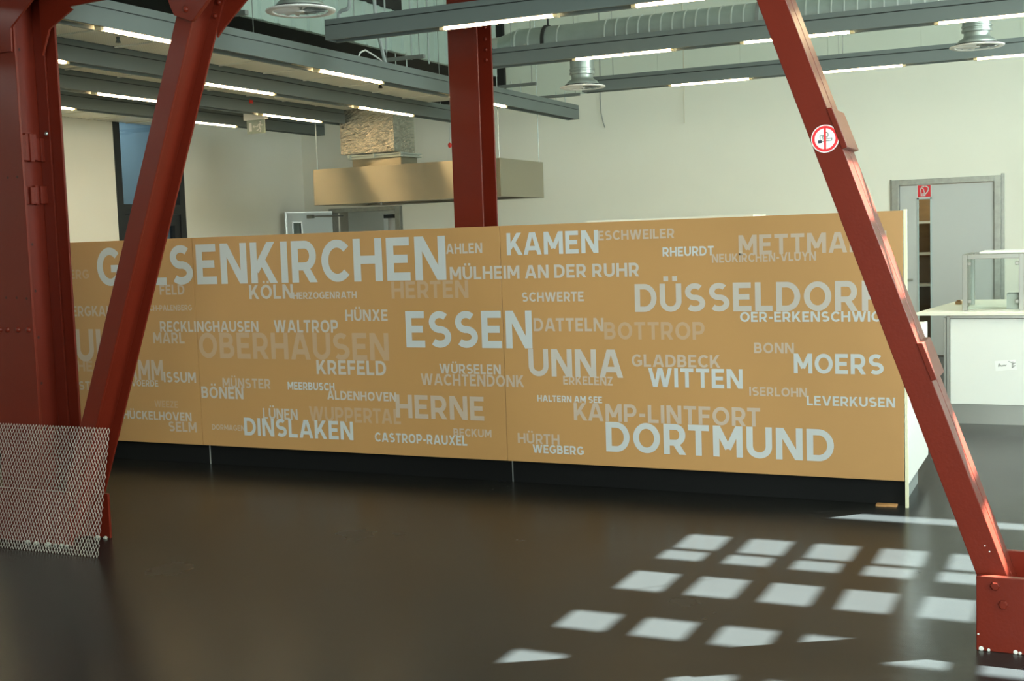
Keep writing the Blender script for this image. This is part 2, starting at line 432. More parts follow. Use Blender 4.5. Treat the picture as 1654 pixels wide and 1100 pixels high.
fill_light('kitchen_fill', (-1.5, 9.0, 2.55), 22, (1, 0.85, 0.6))  # added warm fill for the room behind the door slit
sh = thing('kitchen_shelf', 'brown kitchen shelf seen through the narrow door window', 'shelf', (-1.9, 9.6, 0))
w = MB(); w.box(-2.6, -2.57, 9.45, 9.88, 0, 2.0); w.cut(); w.box(-1.2, -1.17, 9.45, 9.88, 0, 2.0)
obj('side_panel', w, M_BROWN, sh)
for z in (0.75, 1.15, 1.55): obj('shelf_board', MB().box(-2.57, -1.2, 9.45, 9.88, z, z + 0.03), M_TOP, sh)

# ------------------------------------------------------------------ door on the right
FY = Y1 - 0.04
w = MB(); w.box(-2.03, -1.945, FY, Y1 + 0.12, 0, 2.065); w.box(-0.91, -0.838, FY, Y1 + 0.12, 0, 2.065); w.box(-1.945, -0.91, FY, Y1 + 0.12, 2.0, 2.065)
w.box(-2.05, -2.03, Y1 - 0.012, Y1, 0, 2.075); w.box(-0.838, -0.80, Y1 - 0.012, Y1, 0, 2.085)
df = struct('door_1', w, M_DOORFR, bevel=0.004)
LY = Y1 - 0.01
w = MB(); w.box(-1.94, -1.735, LY, LY + 0.05, 0.01, 1.995); w.box(-1.595, -0.915, LY, LY + 0.05, 0.01, 1.995)
w.box(-1.735, -1.595, LY, LY + 0.05, 1.83, 1.995); w.box(-1.735, -1.595, LY, LY + 0.05, 0.01, 0.12)
obj('door_leaf', w, M_DOOR, df)
w = MB(); w.box(-1.745, -1.728, LY - 0.012, LY, 0.1, 1.85); w.box(-1.602, -1.585, LY - 0.012, LY, 0.1, 1.85); w.box(-1.745, -1.585, LY - 0.012, LY, 1.832, 1.85); w.box(-1.745, -1.585, LY - 0.012, LY, 0.1, 0.12)
obj('glazing_bead', w, M_DOORB, df)
obj('pane', MB().box(-1.73, -1.60, LY + 0.02, LY + 0.026, 0.12, 1.832), M_GLASSD, df)
w = MB(); w.box(-1.915, -1.895, LY - 0.05, LY, 0.89, 0.91); w.box(-1.915, -1.79, LY - 0.06, LY - 0.045, 0.888, 0.912)
obj('door_handle', w, M_STEELD, df, bevel=0.003)
obj('hinge', MB().lathe([(0.012, 1.68), (0.012, 1.885)], (-0.905, LY - 0.012, 0), 12), M_STEELD, df, smooth=True)
# fire extinguisher sign on the door
sg = thing('fire_extinguisher_sign', 'small red sign with white hose symbol above narrow door window', 'sign', (-1.668, LY - 0.004, 1.85))
obj('sign_plate', MB().box(-1.748, -1.588, LY - 0.0045, LY - 0.0005, 1.848, 2.0), M_SIGNW, sg)
obj('red_field', MB().box(-1.740, -1.596, LY - 0.0055, LY - 0.0045, 1.856, 1.992), M_REDSIGN, sg)
sy = LY - 0.0062
w = MB()
ux = lambda u: -1.740 + 0.144 * u
uz = lambda v: 1.856 + 0.136 * v
pt = lambda u, v: (ux(u), uz(v))
w.quadstrip([pt(.24, .12), pt(.58, .12), pt(.58, .26), pt(.28, .28)], 0.008, sy)
w.quadstrip([pt(.28, .14), pt(.22, .70), pt(.30, .80), pt(.44, .70), pt(.52, .40), pt(.50, .16)], 0.0095, sy)
w.quadstrip([pt(.30, .80), pt(.34, .90), pt(.58, .93), pt(.78, .85), pt(.84, .66), pt(.76, .45), pt(.62, .28)], 0.0105, sy)
w.quadstrip([pt(.58, .93), pt(.44, .84)], 0.008, sy)
obj('hose_symbol', w, M_SIGNW, sg)

# door behind the hood, standing open
w = MB(); w.box(-9.86, -9.80, FY, Y1 + 0.12, 0, 2.05); w.box(-8.76, -8.68, FY, Y1 + 0.12, 0, 2.05); w.box(-9.80, -8.76, FY, Y1 + 0.12, 1.99, 2.05)
w.box(-8.68, -8.655, Y1 - 0.012, Y1, 0, 2.05)
d2 = struct('door_2', w, M_DOORFR, bevel=0.004)
def leaf(mb, hx, hy, ang, width, h, th, window=None):
    """door leaf from hinge (hx,hy) towards ang"""
    c, s = cos(ang), sin(ang)
    def B(u0, u1, z0, z1, t0=0, t1=th):
        vs = []
        for z in (z0, z1):
            for u, t in ((u0, t0), (u1, t0), (u1, t1), (u0, t1)): vs.append((hx + c * u - s * t, hy + s * u + c * t, z))
        mb.add(vs, [(0, 3, 2, 1), (4, 5, 6, 7), (0, 1, 5, 4), (1, 2, 6, 5), (2, 3, 7, 6), (3, 0, 4, 7)])
    return B
LA = math.atan2(7.45 - 8.03, -10.19 + 9.80); LWID = sqrt((10.19 - 9.80) ** 2 + 0.58 ** 2)
w = MB(); B = leaf(w, -9.80, 8.03, LA, LWID, 2.0, 0.04)
B(0, LWID - 0.22, 0.02, 2.0); B(LWID - 0.22, LWID - 0.10, 0.02, 0.8); B(LWID - 0.22, LWID - 0.10, 1.86, 2.0); B(LWID - 0.10, LWID, 0.02, 2.0)
obj('door_leaf', w, mat('pale_blue_leaf', (0.48, 0.54, 0.55), 0.4), d2)
w = MB(); B = leaf(w, -9.80, 8.03, LA, LWID, 2.0, 0.04)
B(LWID - 0.012, LWID + 0.012, 0.02, 2.012, -0.004, 0.044); B(0, LWID, 2.0, 2.014, -0.004, 0.044)
B(LWID - 0.235, LWID - 0.22, 0.8, 1.87, -0.008, 0.048); B(LWID - 0.10, LWID - 0.085, 0.8, 1.87, -0.008, 0.048); B(LWID - 0.235, LWID - 0.085, 1.86, 1.875, -0.008, 0.048)
obj('leaf_edging', w, M_ALU, d2)
w = MB(); B = leaf(w, -9.80, 8.03, LA, LWID, 2.0, 0.04)
B(LWID - 0.22, LWID - 0.10, 0.8, 1.86, 0.015, 0.025)
obj('pane', w, M_GLASSD, d2)
w = MB(); w.tube([(-9.62, Y1 - 0.03, 1.945), (-9.92, 7.74, 1.945)], 0.010, 8); w.box(-9.98, -9.90, 7.68, 7.76, 1.92, 1.965)
obj('closer_arm', w, M_STEELD, d2)
w = MB(); w.box(-9.42, -9.10, 8.9, 8.94, 0.01, 1.965)
d3 = struct('door_3', w, M_WHITEM)
WL[d3.name] = Vector(d3.location)
obj('door_closer', MB().box(-9.41, -9.24, 8.84, 8.9, 1.90, 1.955), M_BLACK, d3)
obj('edge_strip', MB().box(-9.44, -9.36, 8.885, 8.9, 0.02, 1.90), M_WHITE, d3)

# ------------------------------------------------------------------ bar counter
XR, XL, W_ = -0.868, -8.096, 2.4055
ZB, ZT = 0.148, 1.624
bc = thing('bar_counter', 'long ochre bar counter covered with white German city names', 'counter', (-4.5, 0.5, 0))
seams = [-5.6848 - W_, -5.6848, -3.2793, -0.8738]
panels = []
for i in range(3):
    a, b = seams[i], seams[i + 1]
    panels.append(obj('front_panel', MB().box(a + 0.002, b - 0.002, 0, 0.022, ZB, ZT), M_GOLD, bc, bevel=0.0015))
    obj('plinth', MB().box(a + 0.003, b - 0.003, 0.075, 0.10, 0.0, ZB + 0.01), M_PLINTH, bc)
    if i: obj('joint_strip', MB().box(a - 0.0035, a + 0.0035, 0.070, 0.09, 0, ZB), M_ALU, bc)
ZC = 0.95
obj('body', MB().box(seams[0], XR - 0.006, 0.0225, 0.95, ZB, ZC - 0.03), M_WHITE, bc)
obj('worktop', MB().box(seams[0], XR - 0.006, 0.0225, 0.97, ZC - 0.03, ZC), M_TOP, bc)
obj('end_panel', MB().box(XR - 0.006, XR + 0.012, 0.0225, 0.95, ZB - 0.02, ZC + 0.004), M_WHITE, bc, bevel=0.001)
part_label(obj('edge_strip', MB().box(XR - 0.004, XR + 0.012, 0.0, 0.0222, 0.0, ZT + 0.006), M_EDGE, bc), 'cream upright edge strip')
obj('side_plinth', MB().box(XR - 0.035, XR - 0.02, 0.102, 0.70, 0, ZB - 0.02), M_PLINTHS, bc)
obj('plinth', MB().box(seams[0], XR - 0.036, 0.102, 0.70, 0, ZB), M_PLINTH, bc)
sf = thing('shelf_unit', 'cream shelf unit peeking over the counter screen right of the middle column', 'shelf', (-2.2, 0.2, ZC))
obj('top_board', MB().box(-2.72, -1.70, 0.05, 0.36, 1.61, 1.634), M_TOP, sf)
obj('side_board', MB().box(-2.72, -2.70, 0.05, 0.36, ZC, 1.61), M_TOP, sf); obj('side_board', MB().box(-1.72, -1.70, 0.05, 0.36, ZC, 1.61), M_TOP, sf)
obj('shelf_board', MB().box(-2.70, -1.72, 0.05, 0.36, 1.27, 1.29), M_TOP, sf)
sb = MB(); sb.box(-1.03, -0.92, 0.004, 0.06, 0.0, 0.008); sb.box(-1.02, -0.975, -0.004, 0.004, 0.0, 0.006)
tag(obj('wooden_shim', sb, M_WOOD), 'small orange wooden shim under the counter corner', 'shim')

# lettering ---------------------------------------------------------
Hh = 0.095; T_ = 2 * Hh; TOP = 1 - Hh; BOT = Hh
def arc(cx, cy, rx, ry, a0, a1, n=14):
    return [(cx + rx * cos(radians(a0 + (a1 - a0) * i / n)), cy + ry * sin(radians(a0 + (a1 - a0) * i / n))) for i in range(n + 1)]
def ext(p, q, e=0.35):
    d = Vector((q[0] - p[0], q[1] - p[1])).normalized() * e
    return [(p[0] - d.x, p[1] - d.y), (q[0] + d.x, q[1] + d.y)]
def exte(p, q, e=0.35):
    d = Vector((q[0] - p[0], q[1] - p[1])).normalized() * e
    return [p, (q[0] + d.x, q[1] + d.y)]
V = lambda x, a=0, b=1: [(x, a), (x, b)]
G = {
 'A': (0.86, [ext((.098, 0), (.385, 1)), ext((.762, 0), (.475, 1)), [(.2, .29), (.66, .29)]]),
 'B': (0.70, [V(Hh), [(Hh, TOP), (.36, TOP)] + arc(.36, .712, .185, .193, 90, -90) + [(Hh, .519)], [(Hh, .519), (.39, .519)] + arc(.39, .307, .205, .212, 90, -90) + [(Hh, BOT)]]),
 'C': (0.76, [arc(.43, .5, .335, .405, 42, 318, 26)]),
 'D': (0.78, [V(Hh), [(Hh, TOP), (.34, TOP)] + arc(.34, .5, .345, .405, 90, -90, 20) + [(Hh, BOT)]]),
 'E': (0.62, [V(Hh), [(Hh, TOP), (.60, TOP)], [(Hh, .505), (.55, .505)], [(Hh, BOT), (.61, BOT)]]),
 'F': (0.60, [V(Hh), [(Hh, TOP), (.60, TOP)], [(Hh, .47), (.55, .47)]]),
 'G': (0.82, [arc(.43, .5, .335, .405, 44, 312, 26) + [(.715, .22), (.715, .45), (.46, .45)]]),
 'H': (0.76, [V(Hh), V(.665), [(Hh, .505), (.665, .505)]]),
 'I': (0.19, [V(Hh)]),
 'K': (0.76, [V(Hh), exte((.14, .30), (.60, 1)), exte((.33, .56), (.655, 0))]),
 'L': (0.58, [V(Hh), [(Hh, BOT), (.57, BOT)]]),
 'M': (0.90, [V(Hh), V(.805), exte((.45, .26), (.12, .98)), exte((.45, .26), (.78, .98))]),
 'N': (0.78, [V(Hh), V(.685), ext((.115, 1), (.665, 0))]),
 'O': (0.87, [arc(.435, .5, .34, .405, 0, 360, 36)]),
 'P': (0.69, [V(Hh), [(Hh, TOP), (.38, TOP)] + arc(.38, .645, .215, .26, 90, -90) + [(Hh, .385)]]),
 'R': (0.72, [V(Hh), [(Hh, TOP), (.38, TOP)] + arc(.38, .645, .215, .26, 90, -90) + [(Hh, .385)], exte((.36, .40), (.60, 0))]),
 'S': (0.71, [arc(.35, .70, .24, .205, 40, 262, 18) + arc(.35, .297, .262, .202, 82, -140, 18)]),
 'T': (0.67, [[(0.01, TOP), (.66, TOP)], V(.335)]),
 'U': (0.76, [[(Hh, 1), (Hh, .38)] + arc(.38, .38, .285, .285, 180, 360, 16) + [(.665, 1)]]),
 'V': (0.86, [ext((.098, 1), (.395, 0)), ext((.762, 1), (.465, 0))]),
 'W': (1.22, [ext((.098, 1), (.335, 0)), ext((.58, 1), (.375, 0)), ext((.64, 1), (.845, 0)), ext((1.122, 1), (.885, 0))]),
 'X': (0.80, [ext((.12, 0), (.66, 1)), ext((.14, 1), (.68, 0))]),
 'Y': (0.78, [exte((.39, .42), (.11, 1)), exte((.39, .42), (.67, 1)), [(.39, 0), (.39, .45)]]),
 'Z': (0.67, [[(.03, TOP), (.62, TOP)], [(.03, BOT), (.64, BOT)], ext((.13, .10), (.54, .90), .12)]),
 '-': (0.38, [[(.03, .40), (.35, .40)]]),
}
UML = {'Ä': 'A', 'Ö': 'O', 'Ü': 'U'}
def clip(poly, w):
    for ax, lim, sgn in ((1, 0, 1), (1, 1, -1), (0, 0, 1), (0, w, -1)):
        out = []
        for i in range(len(poly)):
            p, q = poly[i], poly[(i + 1) % len(poly)]
            dp, dq = (p[ax] - lim) * sgn, (q[ax] - lim) * sgn
            if dp >= 0: out.append(p)
            if (dp >= 0) != (dq >= 0):
                t = dp / (dp - dq); out.append((p[0] + (q[0] - p[0]) * t, p[1] + (q[1] - p[1]) * t))
        poly = out
        if len(poly) < 3: return []
    return poly
def stroke(pts):
    closed = (Vector(pts[0]) - Vector(pts[-1])).length < 1e-4
    P = [Vector(pts[0])]
    for p in pts[1:]:
        if (Vector(p) - P[-1]).length > 1e-4: P.append(Vector(p))
    n = len(P); L_ = []; R_ = []
    for i in range(n):
        if closed: d0 = (P[i] - P[i - 1 if i else n - 2]).normalized(); d1 = (P[(i + 1) if i < n - 1 else 1] - P[i]).normalized()
        else:
            d1 = (P[min(i + 1, n - 1)] - P[min(i, n - 2)]).normalized(); d0 = (P[max(i, 1)] - P[max(i - 1, 0)]).normalized()
        n0 = Vector((-d0.y, d0.x)); n1 = Vector((-d1.y, d1.x)); mm = (n0 + n1)
        mm = mm.normalized() if mm.length > 1e-6 else n0
        k = Hh / max(0.45, mm.dot(n0)); L_.append(P[i] + mm * k); R_.append(P[i] - mm * k)
    return [[tuple(L_[i]), tuple(R_[i]), tuple(R_[i + 1]), tuple(L_[i + 1])] for i in range(n - 1)]
GP = {}
for ch, (w_, st) in G.items():
    GP[ch] = (w_, [(q, si) for si, s_ in enumerate(st) for q in (clip(c, w_) for c in stroke(s_)) if q])
for ch, bse in UML.items():
    w_, q = GP[bse]; c = w_ / 2
    GP[ch] = (w_, q + [([(c + s_ - .085, 1.09), (c + s_ + .085, 1.09), (c + s_ + .085, 1.26), (c + s_ - .085, 1.26)], 0) for s_ in (-.155, .155)])
def word_mesh(text, x0, x1, z0, h, y):
    polys = []; cx = 0.0
    for i, ch in enumerate(text):
        if ch == ' ': cx += 0.30; continue
        w_, q = GP[ch]
        polys += [([(px + cx, pz) for px, pz in p], si) for p, si in q]
        cx += w_ + 0.115
        if i + 1 < len(text) and (ch + text[i + 1]) in ('LT', 'AT', 'TA', 'AV', 'VA', 'RT', 'KA'): cx -= 0.07
    cx -= 0.115
    sx = (x1 - x0) / cx; mb = MB()
    for p, si in polys: mb.add([(x0 + px * sx, y - 0.00006 * si, z0 + pz * h) for px, pz in p], [tuple(range(len(p)))])
    return mb
WORDS = [
    ("GELSENKIRCHEN", -6.574, -3.665, 1.296, 0.280, 4),
    ("AHLEN", -3.660, -3.404, 1.460, 0.064, 3),
    ("KAMEN", -3.233, -2.627, 1.441, 0.137, 4),
    ("ESCHWEILER", -2.628, -2.152, 1.515, 0.057, 2),
    ("RHEURDT", -2.226, -1.919, 1.409, 0.054, 4),
    ("METTMANN", -1.774, -0.961, 1.407, 0.112, 2),
    ("NEUKIRCHEN-VLUYN", -1.931, -1.339, 1.366, 0.050, 2),
    ("MÜLHEIM AN DER RUHR", -3.639, -2.373, 1.296, 0.081, 3),
    ("HERTEN", -4.074, -3.513, 1.180, 0.111, 1),
    ("KÖLN", -5.211, -4.846, 1.188, 0.098, 3),
    ("HERZOGENRATH", -4.846, -4.341, 1.185, 0.046, 3),
    ("FELD", -5.999, -5.775, 1.226, 0.072, 2),
    ("SCHWERTE", -3.142, -2.730, 1.152, 0.058, 3),
    ("DÜSSELDORF", -2.405, -0.989, 1.085, 0.165, 3),
    ("OER-ERKENSCHWICK", -1.773, -0.938, 1.025, 0.057, 4),
    ("BERGKAMEN", -6.911, -6.312, 1.074, 0.077, 2),
    ("ÜBACH-PALENBERG", -6.210, -5.716, 1.112, 0.040, 2),
    ("RECKLINGHAUSEN", -6.015, -5.148, 0.960, 0.076, 3),
    ("WALTROP", -5.019, -4.497, 0.957, 0.085, 3),
    ("HÜNXE", -4.436, -4.110, 1.035, 0.074, 3),
    ("ESSEN", -3.978, -3.080, 0.862, 0.235, 4),
    ("DATTELN", -3.068, -2.608, 0.969, 0.081, 2),
    ("BOTTROP", -2.604, -1.983, 0.921, 0.104, 1),
    ("BONN", -1.695, -1.468, 0.846, 0.060, 2),
    ("MOERS", -1.470, -0.980, 0.734, 0.112, 4),
    ("MARL", -6.084, -5.797, 0.876, 0.079, 2),
    ("OBERHAUSEN", -5.673, -4.113, 0.773, 0.182, 1),
    ("UNNA", -3.111, -2.491, 0.689, 0.170, 3),
    ("GLADBECK", -2.435, -1.894, 0.758, 0.074, 2),
    ("WITTEN", -2.333, -1.764, 0.639, 0.113, 4),
    ("KREFELD", -4.685, -4.140, 0.675, 0.096, 3),
    ("WÜRSELEN", -3.742, -3.304, 0.696, 0.062, 3),
    ("WACHTENDONK", -3.882, -3.146, 0.618, 0.075, 2),
    ("ERKELENZ", -2.882, -2.558, 0.641, 0.053, 2),
    ("ISERLOHN", -1.727, -1.399, 0.600, 0.051, 2),
    ("LEVERKUSEN", -1.400, -0.922, 0.554, 0.054, 4),
    ("MÜNSTER", -5.482, -5.071, 0.566, 0.069, 2),
    ("BÖNEN", -5.673, -5.306, 0.488, 0.083, 3),
    ("ISSUM", -6.007, -5.716, 0.594, 0.076, 3),
    ("HAMM", -6.462, -6.010, 0.607, 0.148, 2),
    ("VOERDE", -6.312, -6.062, 0.560, 0.046, 3),
    ("MEERBUSCH", -4.928, -4.548, 0.565, 0.053, 4),
    ("ALDENHOVEN", -4.609, -4.073, 0.504, 0.060, 3),
    ("HERNE", -4.079, -3.430, 0.398, 0.153, 2),
    ("HALTERN AM SEE", -3.059, -2.630, 0.532, 0.040, 4),
    ("KAMP-LINTFORT", -2.818, -1.665, 0.422, 0.108, 2),
    ("DORTMUND", -2.612, -1.253, 0.238, 0.182, 4),
    ("HÜRTH", -3.202, -2.919, 0.265, 0.064, 2),
    ("WEGBERG", -3.102, -2.759, 0.208, 0.053, 4),
    ("BECKUM", -3.657, -3.385, 0.292, 0.050, 2),
    ("CASTROP-RAUXEL", -4.248, -3.560, 0.232, 0.062, 4),
    ("WUPPERTAL", -4.763, -4.043, 0.354, 0.100, 1),
    ("LÜNEN", -5.148, -4.858, 0.355, 0.076, 3),
    ("DINSLAKEN", -5.314, -4.416, 0.234, 0.125, 4),
    ("DORMAGEN", -5.597, -5.311, 0.263, 0.039, 2),
    ("WEEZE", -6.108, -5.892, 0.410, 0.049, 1),
    ("HÜCKELHOVEN", -6.408, -5.775, 0.316, 0.062, 3),
    ("SELM", -5.989, -5.734, 0.237, 0.073, 2),
    ("BERG", -6.909, -6.657, 1.353, 0.069, 1),
    ("UI", -6.831, -6.583, 0.735, 0.243, 2),
    ("HE", -6.830, -6.679, 0.662, 0.079, 1),
    ("DORSTEN", -7.025, -6.594, 0.521, 0.066, 2),
]
for text, wx0, wx1, wz, wh, tn in WORDS:
    c = (wx0 + wx1) / 2; k = 0 if c < seams[1] else 1 if c < seams[2] else 2
    o = obj('city_lettering', word_mesh(text, wx0, wx1, wz, wh, -0.0003 * tn - 0.0002), M_TONE[tn], panels[k])
    o['label'] = {4: 'white', 3: 'pale', 2: 'soft grey', 1: 'faint'}[tn] + ' lettering ' + text

# ------------------------------------------------------------------ red steelwork
def rivet_mb(x, y, z, r=0.016, ax='y'):
    return MB().lathe([(r, 0), (r * 0.95, -r * 0.25), (r * 0.7, -r * 0.55), (r * 0.3, -r * 0.72)], (x, y, z), 14, ax)
def holes(mb, pts, r=0.007):
    for (x, y, z, ax) in pts:
        n = 10
        if ax == 'y': vs = [(x + r * cos(2 * pi * k / n), y, z + r * sin(2 * pi * k / n)) for k in range(n)]
        else: vs = [(x, y + r * cos(2 * pi * k / n), z + r * sin(2 * pi * k / n)) for k in range(n)]
        mb.add(vs, [tuple(range(n))]); mb.cut()
    return mb
FA, FB = -2.10, -1.80
cl = thing('steel_column', 'broad red riveted steel column at the left edge behind the mesh sheet', 'column', (-5.18, -1.95, 0))
w = MB(); w.box(-5.335, -5.03, FA, FA + 0.016, 0, ZR); w.box(-5.19, -5.175, FA + 0.016, FB - 0.016, 0, ZR); w.box(-5.335, -5.03, FB - 0.016, FB, 0, ZR)
w.box(-5.174, -5.10, FB - 0.030, FB - 0.0165, 0, ZR)
obj('shaft', w, M_RED, cl, bevel=0.003)
w = MB(); w.box(-5.40, -4.84, FA - 0.018, FA - 0.001, 0, 0.29); w.cut(); w.box(-5.025, -4.765, -1.915, -1.899, 0, 0.245)
obj('gusset_plate', w, M_RED, cl, bevel=0.003)
w = MB()
w.prism([(-5.03, 2.60), (-4.97, 2.735), (-4.80, 2.82), (-4.82, 2.835), (-4.53, 2.845), (-4.50, 3.1), (-5.03, 3.1)], 'y', -1.915, -1.90); w.cut()
w.prism([(-5.40, 2.60), (-5.04, 2.60), (-5.035, 2.72), (-4.85, 2.86), (-4.6, 3.0), (-4.6, 3.1), (-5.40, 3.1)], 'y', FA - 0.014, FA - 0.001)
obj('haunch_plate', w, M_RED, cl, bevel=0.002)
r0 = obj('rivet', rivet_mb(-5.065, FA, 1.150, 0.017), M_RED, cl, smooth=True)
for d in (-0.076, -0.153, -0.208): dup_child(r0, cl, (d, 0, 0))
w = MB(); holes(w, [(-5.211, FA - .0008, 1.321, 'y'), (-5.134, FA - .0008, 1.32, 'y'), (-5.063, FA - .0008, 1.316, 'y'), (-5.138, FA - .0008, 1.955, 'y'), (-5.071, FA - .0008, 1.955, 'y')])
holes(w, [(-5.1742, -1.931, z, 'x') for z in (0.59, 0.841, 1.093, 1.348, 1.601, 2.644)], 0.008)
obj('bolt_hole', w, M_HOLE, cl)
for (za, zb) in ((2.045, 2.20), (1.815, 1.925)):
    w = MB(); n = 7
    for i in range(n):
        y = -2.0 + 0.17 * i / n; w.box(-5.175, -5.145 + random.uniform(-.01, .012), y, y + 0.026, za + random.uniform(0, .012), zb - random.uniform(0, .025))
    obj('cut_bracket', w, M_RED, cl, bevel=0.003)
bt = MB(); bt.lathe([(0.014, 0), (0.014, 0.012), (0.009, 0.012), (0.009, 0.022)], (-5.15, -1.86, 2.20), 10, 'z')
obj('bolt', rivet_mb(-5.12, -1.832, 2.20, 0.012), M_GALV, cl, smooth=True)
w = MB()
for (x, y, s) in ((-5.14, -2.135, 1), (-5.07, -2.14, .9), (-4.99, -2.135, 1.0), (-4.98, -2.15, .5), (-4.94, -2.13, .6), (-4.90, -2.13, .8), (-4.86, -2.13, .7), (-4.79, -1.925, .8), (-4.84, -1.93, .9)):
    w.lathe([(0.014 * s, 0.0), (0.016 * s, 0.006 * s), (0.010 * s, 0.014 * s), (0.003 * s, 0.017 * s)], (x, y, 0), 7); w.cut()
obj('mortar_dab', w, M_MORTAR, cl)

br = thing('steel_brace', 'red leaning steel strut beside the left column', 'strut', (-4.93, -2.0, 0))
ctr = lambda z: -4.94 + 0.387 * z
P0, P1 = (ctr(0.0), 0, 0.0), (ctr(3.0), 0, 3.0)
w = MB(); hw = 0.053
def rect(a, b, c, d): return [(a, c), (b, c), (b, d), (a, d)]
for r_ in (rect(-hw, hw, -2.10, -2.088), rect(-0.014, -0.004, -2.088, -1.912), rect(-hw, hw, -1.912, -1.90)): w.sweep(r_, P0, P1)
obj('shaft', w, M_RED, br, bevel=0.002)
w = MB(); w.prism([(-4.03, 2.86), (-3.987, 2.744), (-3.974, 2.707), (-3.954, 2.667), (-3.856, 2.628), (-3.837, 2.637), (-3.747, 2.717), (-3.62, 2.83), (-3.55, 3.05), (-4.1, 3.05)], 'y', -2.125, -2.101); w.cut()
w.prism([(-3.884, 2.585), (-3.847, 2.622), (-3.696, 2.746), (-3.52, 2.89), (-3.45, 3.05), (-3.80, 3.05), (-3.86, 2.75)], 'y', -1.899, -1.884)
obj('gusset_plate', w, M_RED, br, bevel=0.002)
r1 = obj('rivet', rivet_mb(-3.882, -2.125, 2.688, 0.016), M_RED, br, smooth=True)
obj('rivet', rivet_mb(-3.877, -1.913, 2.687, 0.014), M_RED, br, smooth=True)
obj('rivet', rivet_mb(-3.85, -1.913, 2.75, 0.014), M_RED, br, smooth=True)

b2 = thing('steel_brace', 'red leaning steel strut carrying the round no smoking sign', 'strut', (-0.2, -2.08, 0))
SL = 0.361
P0, P1 = (-0.196, 0, 0.0), (-0.196 - SL * 3.0, 0, 3.0); hw = 0.053
w = MB(); w.sweep(rect(-hw, hw, -2.20, -2.085), P0, P1); w.sweep(rect(-hw + .002, hw - .012, -2.086, -2.071), P0, P1); w.sweep(rect(-hw, hw, -2.072, -1.955), P0, P1)
obj('shaft', w, M_RED, b2, bevel=0.0025)
w = MB()
for (za, zb) in ((1.835, 1.99), (0.975, 1.115)):
    xa = lambda z: -0.196 - SL * z + hw
    poly = [(xa(za) - 0.004, za), (xa(za) + 0.018, za + 0.006), (xa(zb) + 0.018, zb), (xa(zb) - 0.004, zb)]
    w.prism(poly, 'y', -2.205, -1.95); w.cut()
obj('batten_plate', w, M_RED, b2, bevel=0.003)
w = MB(); w.box(-0.342, 0.06, -2.250, -2.222, 0, 0.276); w.cut(); w.box(-0.30, 0.06, -1.95, -1.925, 0, 0.30)
obj('base_shoe', w, M_RED, b2, bevel=0.003)
for (x, z) in ((-0.278, 0.244), (-0.251, 0.178), (-0.06, 0.19)):
    obj('bolt', MB().lathe([(0.017, 0), (0.0165, -0.009), (0.013, -0.012)], (x, -2.250, z), 6, 'y'), M_RED, b2)
w = MB()
for (x, z, s) in ((-0.325, 0.002, 1.5), (-0.30, 0.001, 1), (-0.21, 0.001, 1.4), (-0.195, 0.003, 1.0), (-0.335, 0.06, .6), (-0.16, 0.004, .8)):
    w.lathe([(0.006 * s, 0), (0.004 * s, -0.001)], (x, -2.2503, max(z, 0.005 * s)), 7, 'y'); w.cut()
for (x, z) in ((-0.316, 0.375), (-0.30, 0.355)): w.lathe([(0.003, 0), (0.002, -0.001)], (x, -2.2003, z), 7, 'y'); w.cut()
obj('paint_chip', w, M_REDCHIP, b2)

ch = MB(); ch.box(-5.40, 3.35, -2.10, -2.085, 2.98, 3.35); ch.box(-5.40, 3.35, -1.915, -1.90, 2.98, 3.35); ch.box(-5.02, 3.35, -2.085, -1.915, 3.335, 3.35)
tag(obj('steel_beam', ch, M_RED, bevel=0.003), 'red overhead steel beam joining the column and both leaning struts', 'beam')

cm = thing('steel_column', 'slim red steel column rising behind the counter beside the hood', 'column', (-4.1, 1.3, 0))
w = MB(); w.box(-4.222, -3.982, 1.20, 1.214, 0, ZR); w.box(-4.11, -4.096, 1.214, 1.436, 0, ZR); w.box(-4.222, -3.982, 1.436, 1.45, 0, ZR)
obj('shaft', w, M_RED, cm, bevel=0.0025)
rv = obj('rivet', rivet_mb(-4.03, 1.436, 2.871, 0.014), M_RED, cm, smooth=True)
for d in (0.077, 0.154, 0.24): dup_child(rv, cm, (0, 0, d))

# no smoking sign
NX, NZ, NY, NR = -0.870, 1.877, -2.2012, 0.0515
ns = thing('no_smoking_sign', 'round white sticker with red ring and cigarette on right strut', 'sign', (NX, NY, NZ - NR))
obj('disc', MB().lathe([(NR, 0), (NR, -0.0012)], (NX, NY, NZ), 48, 'y'), M_SIGNW, ns)
w = MB(); n = 48; ro, ri, yy = NR * 0.93, NR * 0.74, NY - 0.0018
vs = []; fs = []
for k in range(n):
    a = 2 * pi * k / n; vs += [(NX + ro * cos(a), yy, NZ + ro * sin(a)), (NX + ri * cos(a), yy, NZ + ri * sin(a))]
for k in range(n): fs.append((2 * k, 2 * k + 1, (2 * k + 3) % (2 * n), (2 * k + 2) % (2 * n)))
w.add(vs, fs); w.quadstrip([(NX, NZ - ri * 0.97), (NX, NZ + ri * 0.97)], NR * 0.15, yy - 0.0003)
obj('prohibition_ring', w, M_REDSIGN, ns)
w = MB(); u = NR
w.quadstrip([(NX - .20 * u, NZ - .18 * u), (NX + .48 * u, NZ - .14 * u), (NX + .50 * u, NZ + .02 * u), (NX - .18 * u, NZ - .02 * u)], u * 0.05, yy + 0.0003)
w.quadstrip([(NX - .35 * u, NZ - .05 * u), (NX - .36 * u, NZ + .22 * u), (NX - .05 * u, NZ + .26 * u)], u * 0.06, yy + 0.0003)
